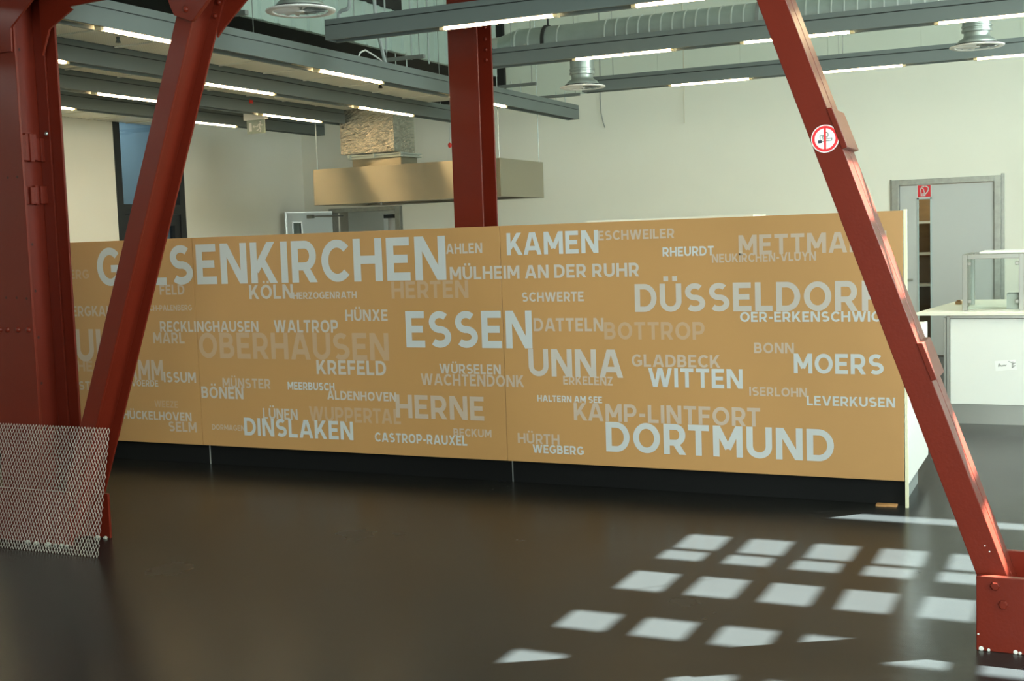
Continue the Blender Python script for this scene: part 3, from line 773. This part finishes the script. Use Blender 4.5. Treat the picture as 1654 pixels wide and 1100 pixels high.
w.quadstrip([(NX - .22 * u, NZ + .05 * u), (NX - .20 * u, NZ + .14 * u), (NX + .16 * u, NZ + .12 * u), (NX + .24 * u, NZ + .26 * u), (NX + .18 * u, NZ + .42 * u), (NX - .05 * u, NZ + .52 * u)], u * 0.06, yy + 0.0003)
obj('cigarette_symbol', w, M_INK, ns)
obj('ember', MB().quadstrip([(NX - .44 * u, NZ - .20 * u), (NX - .30 * u, NZ - .19 * u)], u * 0.22, yy - 0.0001), M_SIGNB, ns)

# expanded metal sheet leaning on the left column
w = MB(); mw, mh = 0.90, 0.648
ncol, nrow = 90, 34
px, pz = 0.90 / ncol, mh / nrow
xr = -4.527
def mp(u, v):      # u leftwards, v up the sheet (leans back a little)
    return Vector((xr - u + 0.012 * v / mh, -2.258 + 0.125 * v / mh, 0.0 + v))
ts = 0.0009
for i in range(ncol + 1):
    for j in range(nrow):
        sgn0 = 1 if (i + j) % 2 == 0 else -1
        u0 = i * px + sgn0 * px * 0.5; u1 = i * px - sgn0 * px * 0.5
        a, b = mp(u0, j * pz), mp(u1, (j + 1) * pz)
        vs = []
        for q, dz in ((a, 0), (b, 0)):
            vs += [q + Vector((-ts, -ts, 0)), q + Vector((ts, -ts, 0)), q + Vector((ts, ts, 0)), q + Vector((-ts, ts, 0))]
        w.add(vs, [(0, 1, 5, 4), (1, 2, 6, 5), (2, 3, 7, 6), (3, 0, 4, 7), (0, 3, 2, 1), (4, 5, 6, 7)])
tag(obj('expanded_metal_sheet', w, M_MESH), 'sheet of grey diamond mesh leaning against the left column base', 'mesh sheet')

# ------------------------------------------------------------------ lighting beams
def wirepart(root, pts, r=0.0025, m=M_WIRE): return obj('suspension_wire', MB().tube(pts, r, 6), m, root)
ZBM = 2.905
def beam_x(label, y, xa, xb, tubes, wires, gy=2.997, zt=3.04):
    t = thing('lighting_beam', label, 'lighting beam', ((xa + xb) / 2, y + 0.075, ZBM), None)
    w = MB(); w.box(xa, xb, y, y + 0.02, ZBM, gy); w.box(xa, xb, y + 0.13, y + 0.15, ZBM, gy); w.box(xa, xb, y + 0.02, y + 0.13, ZBM + 0.025, gy)
    w.box(xa, xb, y + 0.004, y + 0.146, gy + 0.008, zt)
    obj('housing', w, M_GREY, t)
    obj('shadow_gap', MB().box(xa + 0.003, xb - 0.003, y + 0.010, y + 0.140, gy, gy + 0.008), M_GROOVE, t)
    obj('end_cap', MB().box(xa - 0.003, xa, y + 0.002, y + 0.148, ZBM, zt), M_GREY, t)
    for (a, b) in tubes:
        tb = obj('light_tube', MB().tube([(a + 0.03, y + 0.075, ZBM + 0.004), (b - 0.03, y + 0.075, ZBM + 0.004)], 0.015, 12), M_TUBE, t, smooth=True)
        k = MB(); k.box(a, a + 0.028, y + 0.05, y + 0.10, ZBM - 0.012, ZBM + 0.024); k.cut(); k.box(b - 0.028, b, y + 0.05, y + 0.10, ZBM - 0.012, ZBM + 0.024)
        obj('lamp_holder', k, M_REFL, t)
        obj('reflector', MB().box(a - 0.10, b + 0.10, y + 0.021, y + 0.129, ZBM + 0.021, ZBM + 0.0245), M_REFL, t)
    for x in wires: wirepart(t, [(x, y + 0.075, zt), (x, y + 0.075, ZR)])
    return t
beam_x('grey lighting beam crossing high in front of the middle column', 0.14, -4.585, 2.45, [(-3.75, -2.93), (-2.45, -1.63), (-1.13, -0.31), (0.19, 1.01)], (-4.4, -2.0, 0.5))
beam_x('grey lighting beam ending behind the middle column and below the round duct', 1.97, -4.30, 2.45, [(-3.575, -2.755), (-2.26, -1.455), (-0.92, -0.10), (0.4, 1.22)], (-4.1, -1.93, 0.6))
beam_x('grey lighting beam nearest the white back wall, below the diffusers', 4.10, -4.32, 2.45, [(-3.48, -2.70), (-2.15, -1.375), (-0.83, -0.05)], (-4.03, -1.935, -1.90, 0.5))
def beam_y(label, x, ya, yb, tubes, gz=3.012, zt=3.07):
    t = thing('lighting_beam', label, 'lighting beam', (x - 0.075, (ya + yb) / 2, ZBM), None)
    w = MB(); w.box(x - 0.02, x, ya, yb, ZBM, gz); w.box(x - 0.15, x - 0.13, ya, yb, ZBM, gz); w.box(x - 0.13, x - 0.02, ya, yb, ZBM + 0.025, gz)
    w.box(x - 0.146, x - 0.004, ya, yb, gz + 0.008, zt)
    obj('housing', w, M_GREY, t)
    obj('shadow_gap', MB().box(x - 0.140, x - 0.010, ya + 0.003, yb - 0.003, gz, gz + 0.008), M_GROOVE, t)
    obj('end_cap', MB().box(x - 0.148, x - 0.002, yb, yb + 0.003, ZBM, zt), M_GREY, t)
    for (a, b) in tubes:
        obj('light_tube', MB().tube([(x - 0.075, a + 0.03, ZBM + 0.004), (x - 0.075, b - 0.03, ZBM + 0.004)], 0.015, 12), M_TUBE, t, smooth=True)
        k = MB(); k.box(x - 0.10, x - 0.05, a, a + 0.028, ZBM - 0.012, ZBM + 0.024); k.cut(); k.box(x - 0.10, x - 0.05, b - 0.028, b, ZBM - 0.012, ZBM + 0.024)
        obj('lamp_holder', k, M_REFL, t)
        obj('reflector', MB().box(x - 0.129, x - 0.021, a - 0.25, b + 0.05, ZBM + 0.021, ZBM + 0.0245), M_REFL, t)
    return t
LX = (-5.36, -6.52, -7.62, -8.60)
l1 = beam_y('nearest grey lighting beam of the left ceiling, running past the middle column', LX[0], -5.0, 6.62, [(-1.06, 0.0), (1.28, 2.28), (3.65, 4.75)])
l2 = beam_y('second grey lighting beam of the left ceiling, passing in front of the foil duct', LX[1], -5.0, 6.60, [(-1.25, -0.15), (1.33, 2.33), (3.70, 4.85)])
l3 = beam_y('third grey lighting beam of the left ceiling, ending at the foil duct', LX[2], -5.0, 5.95, [(-0.95, 0.1), (1.25, 2.3), (3.60, 4.72)])
l4 = beam_y('farthest grey lighting beam of the left ceiling, along the left wall', LX[3], -5.0, 6.15, [(-0.3, 0.75), (1.0, 2.03), (3.40, 4.48)])
obj('indicator_lamp', MB().box(-5.3598, -5.354, 3.50, 3.556, 2.985, 3.005), M_LEDRED, l1)
obj('red_tag', MB().box(-7.6198, -7.614, 3.33, 3.385, 2.99, 3.025), M_LEDRED, l3)

# ceiling sheets between the left beams, with toothed hanging edge
ords = ['nearest the foil duct', 'second from the foil duct', 'third from the foil duct', 'fourth from the foil duct', 'fifth from the foil duct', 'sixth from the foil duct', 'seventh from the foil duct', 'eighth from the foil duct', 'ninth from the foil duct', 'tenth from the foil duct', 'eleventh from the foil duct', 'twelfth from the foil duct']
rowname = ['front row', 'second row', 'third row', 'back row']
for r_ in range(4):
    xa = LX[r_] - 0.15; xb = (LX[r_ + 1] if r_ < 3 else X0)
    yend = 5.075
    first = None
    for k in range(11):
        y1 = yend - 0.605 * k; y0 = y1 - 0.595
        lab = 'cream perforated ceiling sheet, %s in the %s' % (ords[k], rowname[r_])
        if first is None:
            t = thing('ceiling_sheet', lab, 'ceiling panel', ((xa + xb) / 2, (y0 + y1) / 2, 3.06), 'ceiling sheets in the ' + rowname[r_])
            w = MB(); w.box(xb + 0.012, xa - 0.012, y0, y1, 3.060, 3.072); w.box(xb + 0.012, xa - 0.012, y0, y0 + 0.012, 3.05, 3.06)
            obj('sheet', w, M_PANEL, t)
            w = MB()
            for q in range(12):
                yy = y0 + 0.05 * q; w.box(xb - 0.002, xb + 0.011, yy, yy + 0.028, 3.060, 3.0801)
            w.box(xb - 0.002, xb + 0.011, y0, y1, 3.080, 3.088)
            obj('toothed_edge', w, M_GROOVE, t)
            first = t
        else:
            c = copy_tree(first, ((xa + xb) / 2, (y0 + y1) / 2, 3.06)); c['label'] = lab

# hanger rails across the left beams
rn = 0
for (y, lab) in ((0.12, 'thin dark hanger rail above the left beams, nearest the camera'), (2.62, 'thin dark hanger rail above the left beams, left of the middle column'),
                 (5.03, 'thin dark hanger rail above the left beams, just right of the middle column'), (6.25, 'thin dark hanger rail at the far ends of the left beams')):
    t = thing('hanger_rail', lab, 'rail', (-6.6, y, 3.13), 'hanger rails over the left beams')
    w = MB(); w.box(-8.9, -5.20, y - 0.02, y + 0.02, 3.135, 3.165)
    obj('channel', w, M_WIRE, t)
    for x in LX:
        if x == LX[2] and y > 5.95 or x == LX[3] and y > 6.2: continue
        for dx in (-0.02, -0.13):
            obj('threaded_rod', MB().tube([(x + dx, y, 3.071), (x + dx, y, 3.20)], 0.005, 6), M_GALV, t)
    for x in (-5.25, -7.0): obj('suspension_wire', MB().tube([(x, y, 3.16), (x, y, ZR)], 0.004, 6), M_WIRE, t)
# free hanging rods in front of the cladding
for i, (y, za, lab) in enumerate(((3.334, 3.34, 'leftmost'), (3.82, 3.33, 'middle'), (4.171, 3.33, 'rightmost'))):
    tag(obj('threaded_rod', MB().tube([(-6.0, y, za), (-6.0, y, ZR)], 0.008, 6), M_CONDUIT), '%s of three grey rods hanging before the cladding left of the column' % lab, 'rod', 'rods before the cladding')

# cables, conduits and small ceiling devices
tag(obj('conduit', MB().tube([(-5.43, 2.20, ZR), (-5.43, 2.20, 3.60), (-5.43, 2.21, 3.45), (-5.43, 2.25, 3.30), (-5.43, 2.30, 3.17), (-5.43, 2.345, 3.07)], 0.016, 8), M_CONDUIT, smooth=True), 'grey conduit bending down to the nearest left beam', 'conduit')
tag(obj('conduit', MB().tube([(-4.43, 0.215, ZR), (-4.43, 0.215, 3.16), (-4.436, 0.215, 3.12), (-4.455, 0.215, 3.104), (-4.495, 0.215, 3.10), (-4.518, 0.215, 3.085), (-4.525, 0.215, 3.04)], 0.013, 8), M_CONDUIT, smooth=True), 'grey conduit with a double bend entering the front right beam', 'conduit')
tag(obj('cable', MB().tube([(-5.43, 1.90, 3.071), (-5.43, 1.94, 3.12), (-5.43, 2.02, 3.15), (-5.43, 2.12, 3.13), (-5.43, 2.25, 3.10), (-5.43, 2.32, 3.072)], 0.007, 6), M_SIGNW, smooth=True), 'white cable loop on top of the nearest left beam', 'cable')
tag(obj('cable', MB().tube([(-5.63, 8.09, ZR), (-5.625, 8.05, 3.5), (-5.635, 8.06, 3.3), (-5.63, 8.06, 3.12), (-5.60, 8.06, 2.98), (-5.58, 8.06, 2.92)], 0.006, 6), M_WIRE, smooth=True), 'loose dark cable hanging down the white back wall', 'cable')
tag(obj('cable', MB().tube([(-4.515, 8.06, ZR), (-4.515, 8.06, 3.6), (-4.505, 8.06, 3.4), (-4.52, 8.06, 3.2), (-4.52, 8.06, 2.90)], 0.005, 6), mat('pale_cable', (0.6, 0.55, 0.42), 0.6), smooth=True), 'loose pale cable hanging down the white back wall', 'cable')
pc = thing('pull_cord', 'red pull cord hanging left of the middle column', 'cord', (-6.76, 6.0, 2.63))
obj('cord', MB().tube([(-6.757, 6.0, 2.67), (-6.75, 6.0, 2.80), (-6.735, 6.0, 3.0), (-6.73, 6.0, ZR)], 0.006, 6), M_SIGNW, pc)
obj('knob', MB().lathe([(0.006, 2.69), (0.022, 2.675), (0.022, 2.645), (0.010, 2.63)], (-6.76, 6.0, 0), 12), M_LEDRED, pc, smooth=True)
sk = MB(); sk.lathe([(0.016, 3.06), (0.012, 3.03), (0.020, 3.012), (0.020, 3.006)], (-6.05, 3.28, 0), 12)
tag(obj('sprinkler', sk, M_BLACK, smooth=True), 'small dark sprinkler head under the front ceiling row', 'sprinkler')
sk = MB(); sk.lathe([(0.014, 3.06), (0.010, 3.04), (0.018, 3.026), (0.018, 3.02)], (-6.2, -0.05, 0), 12)
tag(obj('sprinkler', sk, M_GREY, smooth=True), 'small sprinkler head under the ceiling, left of the leaning left strut', 'sprinkler')
sk = MB(); sk.lathe([(0.055, 3.06), (0.055, 3.045), (0.042, 3.03), (0.03, 3.022)], (-7.34, 3.45, 0), 20)
tag(obj('smoke_detector', sk, M_TOP, smooth=True), 'round cream smoke detector under the left ceiling', 'smoke detector')

# exit sign
ex = thing('exit_sign', 'white emergency exit sign with running figure hanging from the left ceiling', 'sign', (-8.07, 4.03, 2.75))
obj('lamp_box', MB().box(-8.21, -7.935, 4.0, 4.07, 2.905, 2.985), M_WHITEM, ex, bevel=0.004)
obj('drop_rod', MB().box(-8.09, -8.05, 4.02, 4.05, 2.985, 3.062), M_WHITEM, ex)
obj('sign_pane', MB().box(-8.19, -7.955, 4.03, 4.036, 2.76, 2.905), mat('sign_acrylic', (0.30, 0.36, 0.31), 0.2), ex)
w = MB(); yy = 4.0285
E_ = lambda u, v: (-8.19 + 0.235 * u, 2.76 + 0.145 * v)
def Q(mb, u0, u1, v0, v1):
    a, b = E_(u0, v0), E_(u1, v1); mb.add([(a[0], yy, a[1]), (b[0], yy, a[1]), (b[0], yy, b[1]), (a[0], yy, b[1])], [(0, 1, 2, 3)])
Q(w, .12, .27, .18, .80)
w.quadstrip([E_(.34, .52), E_(.56, .50)], 0.009, yy); w.quadstrip([E_(.41, .62), E_(.34, .52), E_(.41, .42)], 0.006, yy)
w.lathe([(0.010, yy), (0.010, yy - 0.0003)], (E_(.76, .84)[0], 0, E_(.76, .84)[1]), 10, 'y')
for pl in ([(.74, .72), (.71, .42)], [(.74, .70), (.63, .62), (.60, .48)], [(.74, .70), (.84, .58), (.90, .62)], [(.71, .42), (.78, .30), (.72, .12)], [(.71, .42), (.66, .28), (.55, .22)]):
    w.quadstrip([E_(*p) for p in pl], 0.011, yy)
obj('pictogram', w, M_SIGNW, ex)

# ------------------------------------------------------------------ ventilation
def diffuser(label, x, y, zd, ztop, R=0.195, rn=0.108):
    t = thing('air_diffuser', label, 'air diffuser', (x, y, zd))
    w = MB(); w.lathe([(rn * 1.30, zd + 0.012), (rn * 1.30, zd + 0.034), (rn * 1.18, zd + 0.052), (rn * 0.90, zd + 0.072), (rn * 0.86, zd + 0.082), (rn * 0.86, zd + 0.112)], (x, y, 0), 32)
    obj('cone', w, M_GALV, t, smooth=True)
    obj('neck', MB().lathe([(rn * 0.9, zd + 0.108), (rn, zd + 0.112), (rn, zd + 0.128), (rn * 0.95, zd + 0.132), (rn * 0.95, zd + 0.142), (rn, zd + 0.146), (rn, zd + 0.158), (rn * 0.95, zd + 0.162), (rn * 0.95, ztop)], (x, y, 0), 32), M_GALV, t, smooth=True)
    w = MB(); n = 40; vs = []; fs = []
    prof = [(R, zd + 0.010), (R, zd + 0.004), (R * 0.97, zd), (R * 0.80, zd + 0.001), (R * 0.78, zd + 0.006)]
    for r, h in prof:
        for k in range(n): vs.append((x + r * cos(2 * pi * k / n), y + r * sin(2 * pi * k / n), h))
    for i in range(len(prof) - 1):
        for k in range(n): fs.append((i * n + k, i * n + (k + 1) % n, (i + 1) * n + (k + 1) % n, (i + 1) * n + k))
    w.add(vs, fs)
    w.lathe([(0.022, zd), (0.022, zd + 0.008)], (x, y, 0), 14)
    obj('face_ring', w, M_WHITEM, t, smooth=True)
    obj('throat', MB().lathe([(R * 0.79, zd + 0.022), (R * 0.79, zd + 0.025)], (x, y, 0), 32), M_BLACK, t)
    w = MB(); nv = 14
    for k in range(nv):
        a = 2 * pi * k / nv; da = 2 * pi / nv * 0.62
        r0_, r1_ = 0.018, R * 0.79
        vs = [(x + r0_ * cos(a), y + r0_ * sin(a), zd + 0.003), (x + r1_ * cos(a), y + r1_ * sin(a), zd + 0.003),
              (x + r1_ * cos(a + da), y + r1_ * sin(a + da), zd + 0.020), (x + r0_ * cos(a + da), y + r0_ * sin(a + da), zd + 0.008)]
        w.add(vs, [(0, 1, 2, 3)])
    obj('swirl_vanes', w, M_WHITEM, t)
    return t
DY, DZ, DR = 3.0, 3.213, 0.14
diffuser('round swirl air diffuser hanging at the left end of the lowest beam', -3.88, DY, 2.805, DZ - DR - 0.007)
diffuser('round swirl air diffuser at the upper right, below the bright tube', -0.72, DY, 2.845, DZ - DR - 0.007)
diffuser('round swirl air diffuser at the top left, beside the front beam end', -3.98, -1.02, 2.85, 3.225)
def duct(label, xa, xb, y, z, r, ringx, clamp=True):
    t = thing('ventilation_duct', label, 'duct', ((xa + xb) / 2, y, z - r))
    obj('pipe', MB().tube([(xa, y, z), (xb, y, z)], r, 32), M_PIPE, t, smooth=True)
    first = None
    for x in ringx:
        if first is None: first = obj('rib', MB().tube([(x - 0.005, y, z), (x + 0.005, y, z)], r + 0.006, 32), M_RIB, t, smooth=True); fx = x
        else: dup_child(first, t, (x - fx, 0, 0))
    return t
rx = [-3.62 + 0.098 * k for k in range(34)]
dt = duct('round ribbed steel ventilation duct running above the beams', -4.45, 2.4, DY, DZ, DR, [-4.45, -4.32, -4.05] + rx)
obj('reducer', MB().tube([(-4.62, DY, DZ - 0.02), (-4.45, DY, DZ)], [0.115, DR * 0.98], 32), M_GALV, dt, smooth=True)
obj('flexible_end', MB().tube([(-4.95, DY, DZ - 0.03), (-4.62, DY, DZ - 0.02)], 0.115, 24), M_ALU, dt, smooth=True)
w = MB(); w.tube([(-4.20, DY, DZ), (-4.17, DY, DZ)], DR + 0.012, 32); w.tube([(-4.185, DY, DZ + DR), (-4.185, DY, ZR)], 0.008, 8)
obj('pipe_clamp', w, M_BLACK, dt)
w = MB(); w.tube([(-2.35, DY, DZ), (-2.32, DY, DZ)], DR + 0.012, 32); w.tube([(-2.335, DY, DZ + DR), (-2.335, DY, ZR)], 0.006, 8)
obj('pipe_clamp', w, M_WIRE, dt)
tag(obj('cable', MB().tube([(-4.85, DY - 0.12, DZ + 0.05), (-4.75, DY - 0.13, DZ + 0.02), (-4.62, DY - 0.15, DZ - 0.05), (-4.5, DY - 0.19, DZ - 0.08)], 0.012, 6), M_BLUE, smooth=True), 'dark blue cable on the left end of the round duct', 'cable')
d1 = duct('round ventilation duct above the top left diffuser', -6.2, -2.6, -1.02, 3.37, DR, [-6.0])
w = MB(); w.tube([(-3.0, -1.02, 3.37 + DR), (-3.0, -1.02, ZR)], 0.008, 8); w.cut(); w.tube([(-5.0, -1.02, 3.37 + DR), (-5.0, -1.02, ZR)], 0.008, 8)
obj('hanger', w, M_WIRE, d1)

# extractor hood
hd = thing('extractor_hood', 'brushed steel extractor hood hanging behind the counter', 'extractor hood', (-6.8, 5.5, 1.99))
HX0, HX1, HY0, HY1, HZ0, HZ1 = -7.99, -5.615, 4.95, 6.10, 1.993, 2.40
w = MB(); w.box(HX0, HX1, HY0, HY0 + 0.015, HZ0, HZ1); w.box(HX0, HX1, HY1 - 0.015, HY1, HZ0, HZ1); w.box(HX0, HX0 + 0.015, HY0 + 0.015, HY1 - 0.015, HZ0, HZ1)
w.box(HX1 - 0.015, HX1, HY0 + 0.015, HY1 - 0.015, HZ0, HZ1); w.box(HX0 + 0.015, HX1 - 0.015, HY0 + 0.015, HY1 - 0.015, HZ1 - 0.015, HZ1)
obj('canopy', w, M_STEEL, hd, bevel=0.002)
w = MB(); w.box(HX0 + 0.016, HX1 - 0.016, HY0 + 0.016, HY0 + 0.06, HZ0, HZ0 + 0.012); w.cut(); w.box(HX0 + 0.016, HX1 - 0.016, HY1 - 0.06, HY1 - 0.016, HZ0, HZ0 + 0.012); w.cut()
w.box(HX0 + 0.016, HX1 - 0.016, HY0 + 0.06, HY1 - 0.06, HZ0 + 0.03, HZ0 + 0.04)
obj('grease_filter', w, M_STEELD, hd)
obj('drain_plug', MB().lathe([(0.016, HZ0), (0.016, HZ0 - 0.02), (0.010, HZ0 - 0.03)], (-7.15, HY0 + 0.08, 0), 12), M_STEELD, hd)
w = MB(); w.box(-7.58, -6.94, 5.15, 5.52, HZ1, 2.50)
obj('collar', w, M_STEEL, hd, bevel=0.002)
w = MB(); w.box(-7.62, -6.90, 5.12, 5.56, 2.50, 2.515); w.box(-7.62, -6.90, 5.12, 5.56, 2.53, 2.545); w.box(-7.60, -6.92, 5.14, 5.54, 2.515, 2.53)
for x in (-7.60, -7.28, -6.93): w.box(x, x + 0.02, 5.10, 5.118, 2.50, 2.55)
obj('flange', w, M_GALV, hd)
# foil wrapped duct: slightly puckered box
fx0, fx1, fy0, fy1, fz0, fz1 = -7.69, -6.985, 5.09, 5.56, 2.56, 3.10
w = MB(); nx, nz, nyy = 18, 30, 12
rr = random.Random(3)
def face(P, na, nb):
    g = [[P(i / na, j / nb) for j in range(nb + 1)] for i in range(na + 1)]
    vs = [v for row in g for v in row]; fs = [(i * (nb + 1) + j, (i + 1) * (nb + 1) + j, (i + 1) * (nb + 1) + j + 1, i * (nb + 1) + j + 1) for i in range(na) for j in range(nb)]
    w.add(vs, fs)
def pk(a, u, v): return (0 if u in (0, 1) or v in (0, 1) else rr.uniform(-.006, .006))
face(lambda u, v: (fx0 + (fx1 - fx0) * u, fy0 + pk(0, u, v), fz0 + (fz1 - fz0) * v), nx, nz)
face(lambda u, v: (fx1 + pk(0, u, v), fy0 + (fy1 - fy0) * u, fz0 + (fz1 - fz0) * v), nyy, nz)
face(lambda u, v: (fx0 + pk(0, u, v), fy0 + (fy1 - fy0) * u, fz0 + (fz1 - fz0) * v), nyy, nz)
face(lambda u, v: (fx0 + (fx1 - fx0) * u, fy1 + pk(0, u, v), fz0 + (fz1 - fz0) * v), nx, nz)
w.box(fx0 + 0.01, fx1 - 0.01, fy0 + 0.01, fy1 - 0.01, fz0, fz0 + 0.01)
obj('foil_duct', w, M_FOIL, hd)
for p in ((HX0 + 0.03, HY0 + 0.05), (HX1 - 0.03, HY0 + 0.05), (HX0 + 0.03, HY1 - 0.05), (HX1 - 0.03, HY1 - 0.05)):
    obj('suspension_wire', MB().tube([(p[0], p[1], HZ1), (p[0], p[1], ZR if p[0] > -7.1 else 3.74)], 0.005, 6), M_GALV, hd)

# ------------------------------------------------------------------ serving counter on the right
sc = thing('serving_counter', 'white serving counter with steel frame and cream worktop at the right edge', 'counter', (-0.1, 3.8, 0))
obj('front_panel', MB().box(-0.915, 1.0, 3.0, 3.02, 0.16, 0.815), M_WHITE, sc, bevel=0.002)
w = MB(); w.box(-0.963, -0.945, 3.0, 3.05, 0.0, 0.825); w.box(-0.941, -0.918, 2.992, 3.06, 0.0, 0.84); w.box(-0.918, 1.0, 2.992, 3.06, 0.818, 0.842)
obj('steel_frame', w, M_STEELD, sc, bevel=0.002)
obj('kick_plate', MB().box(-0.918, 1.0, 3.06, 3.075, 0, 0.158), M_STEELD, sc)
obj('body', MB().box(-0.91, 1.0, 3.076, 4.5, 0.0, 0.84), M_WHITE, sc)
obj('worktop', MB().prism([(-1.165, 2.965), (1.05, 2.965), (1.05, 4.6), (-0.968, 4.6)], 'z', 0.843, 0.867), M_TOP, sc, bevel=0.002)
sgd = thing('sneeze_guard', 'steel framed glass guard standing on the serving counter', 'glass guard', (-0.62, 3.5, 0.867))
def frame(y):
    w = MB(); w.box(-0.838, -0.803, y, y + 0.035, 0.867, 1.30); w.box(-0.434, -0.399, y, y + 0.035, 0.867, 1.30); w.box(-0.803, -0.434, y, y + 0.035, 1.265, 1.30)
    return w
obj('frame', frame(3.15), M_STEELD, sgd, bevel=0.002); obj('frame', frame(3.85), M_STEELD, sgd, bevel=0.002)
w = MB(); w.box(-0.838, -0.803, 3.185, 3.85, 1.275, 1.30); w.cut(); w.box(-0.434, -0.399, 3.185, 3.85, 1.275, 1.30)
obj('top_rail', w, M_STEELD, sgd)
obj('glass_pane', MB().box(-0.80, -0.437, 3.163, 3.169, 0.88, 1.262), M_GLASS, sgd)
obj('glass_pane', MB().box(-0.824, -0.818, 3.20, 3.84, 0.88, 1.27), M_GLASS, sgd)
obj('glass_pane', MB().box(-0.419, -0.413, 3.20, 3.84, 0.88, 1.27), M_GLASS, sgd)
cp = obj('glass_clamp', MB().box(-0.803, -0.775, 3.155, 3.178, 1.215, 1.24), M_STEELD, sgd, bevel=0.003)
for d in ((0.341, 0, 0), (0, 0, -0.29), (0.341, 0, -0.29)): dup_child(cp, sgd, d)
tag(obj('serving_tray', MB().box(-0.72, -0.25, 3.2, 3.75, 1.301, 1.318), M_WHITE, bevel=0.006), 'flat white tray lying on top of the glass guard', 'tray')
w = MB(); w.box(-0.53, -0.40, 3.32, 3.325, 0.868, 0.985); w.box(-0.53, -0.525, 3.325, 3.52, 0.868, 0.985); w.box(-0.405, -0.40, 3.325, 3.52, 0.868, 0.985); w.box(-0.525, -0.405, 3.515, 3.52, 0.868, 0.985); w.box(-0.525, -0.405, 3.325, 3.515, 0.868, 0.873)
tag(obj('steel_container', w, M_STEELD), 'grey steel container behind the glass guard on the counter', 'container')
w = MB(); w.box(-0.96, -0.91, 3.92, 3.99, 0.868, 0.893); w.box(-0.95, -0.92, 3.93, 3.98, 0.893, 0.902)
tag(obj('small_box', w, M_BROWN, bevel=0.003), 'small brown block on the worktop beside the glass guard', 'block')
# handwritten note taped on the front
nt_ = thing('paper_note', 'white handwritten paper note taped on the serving counter front', 'note', (-0.52, 2.998, 0.42))
w = MB(); w.add([(-0.598, 2.9985, 0.495), (-0.590, 2.9985, 0.418), (-0.440, 2.9985, 0.432), (-0.452, 2.9985, 0.508)], [(0, 1, 2, 3)])
obj('sheet', w, M_PAPER, nt_)
w = MB(); wy = 2.9979
x = -0.572; pts = []
for k, (dx, dz) in enumerate([(0, 0), (.004, .022), (.010, .022), (.010, .010), (.003, .009), (.014, .0), (.018, .012), (.023, .002), (.027, .013), (.031, .003), (.036, .014), (.040, .004), (.046, .015), (.050, .005), (.057, .017)]):
    pts.append((x + dx, 0.452 + dz))
w.quadstrip(pts, 0.0028, wy)
for q in range(7): w.quadstrip([(-0.478, 0.445 + q * 0.007), (-0.478 + 0.010 + 0.008 * (q % 3), 0.447 + q * 0.007)], 0.004, wy)
for q in range(3): w.quadstrip([(-0.502 + q * .008, 0.492 - q * .004), (-0.494 + q * .008, 0.494 - q * .004)], 0.003, wy)
obj('handwriting', w, M_INK, nt_)
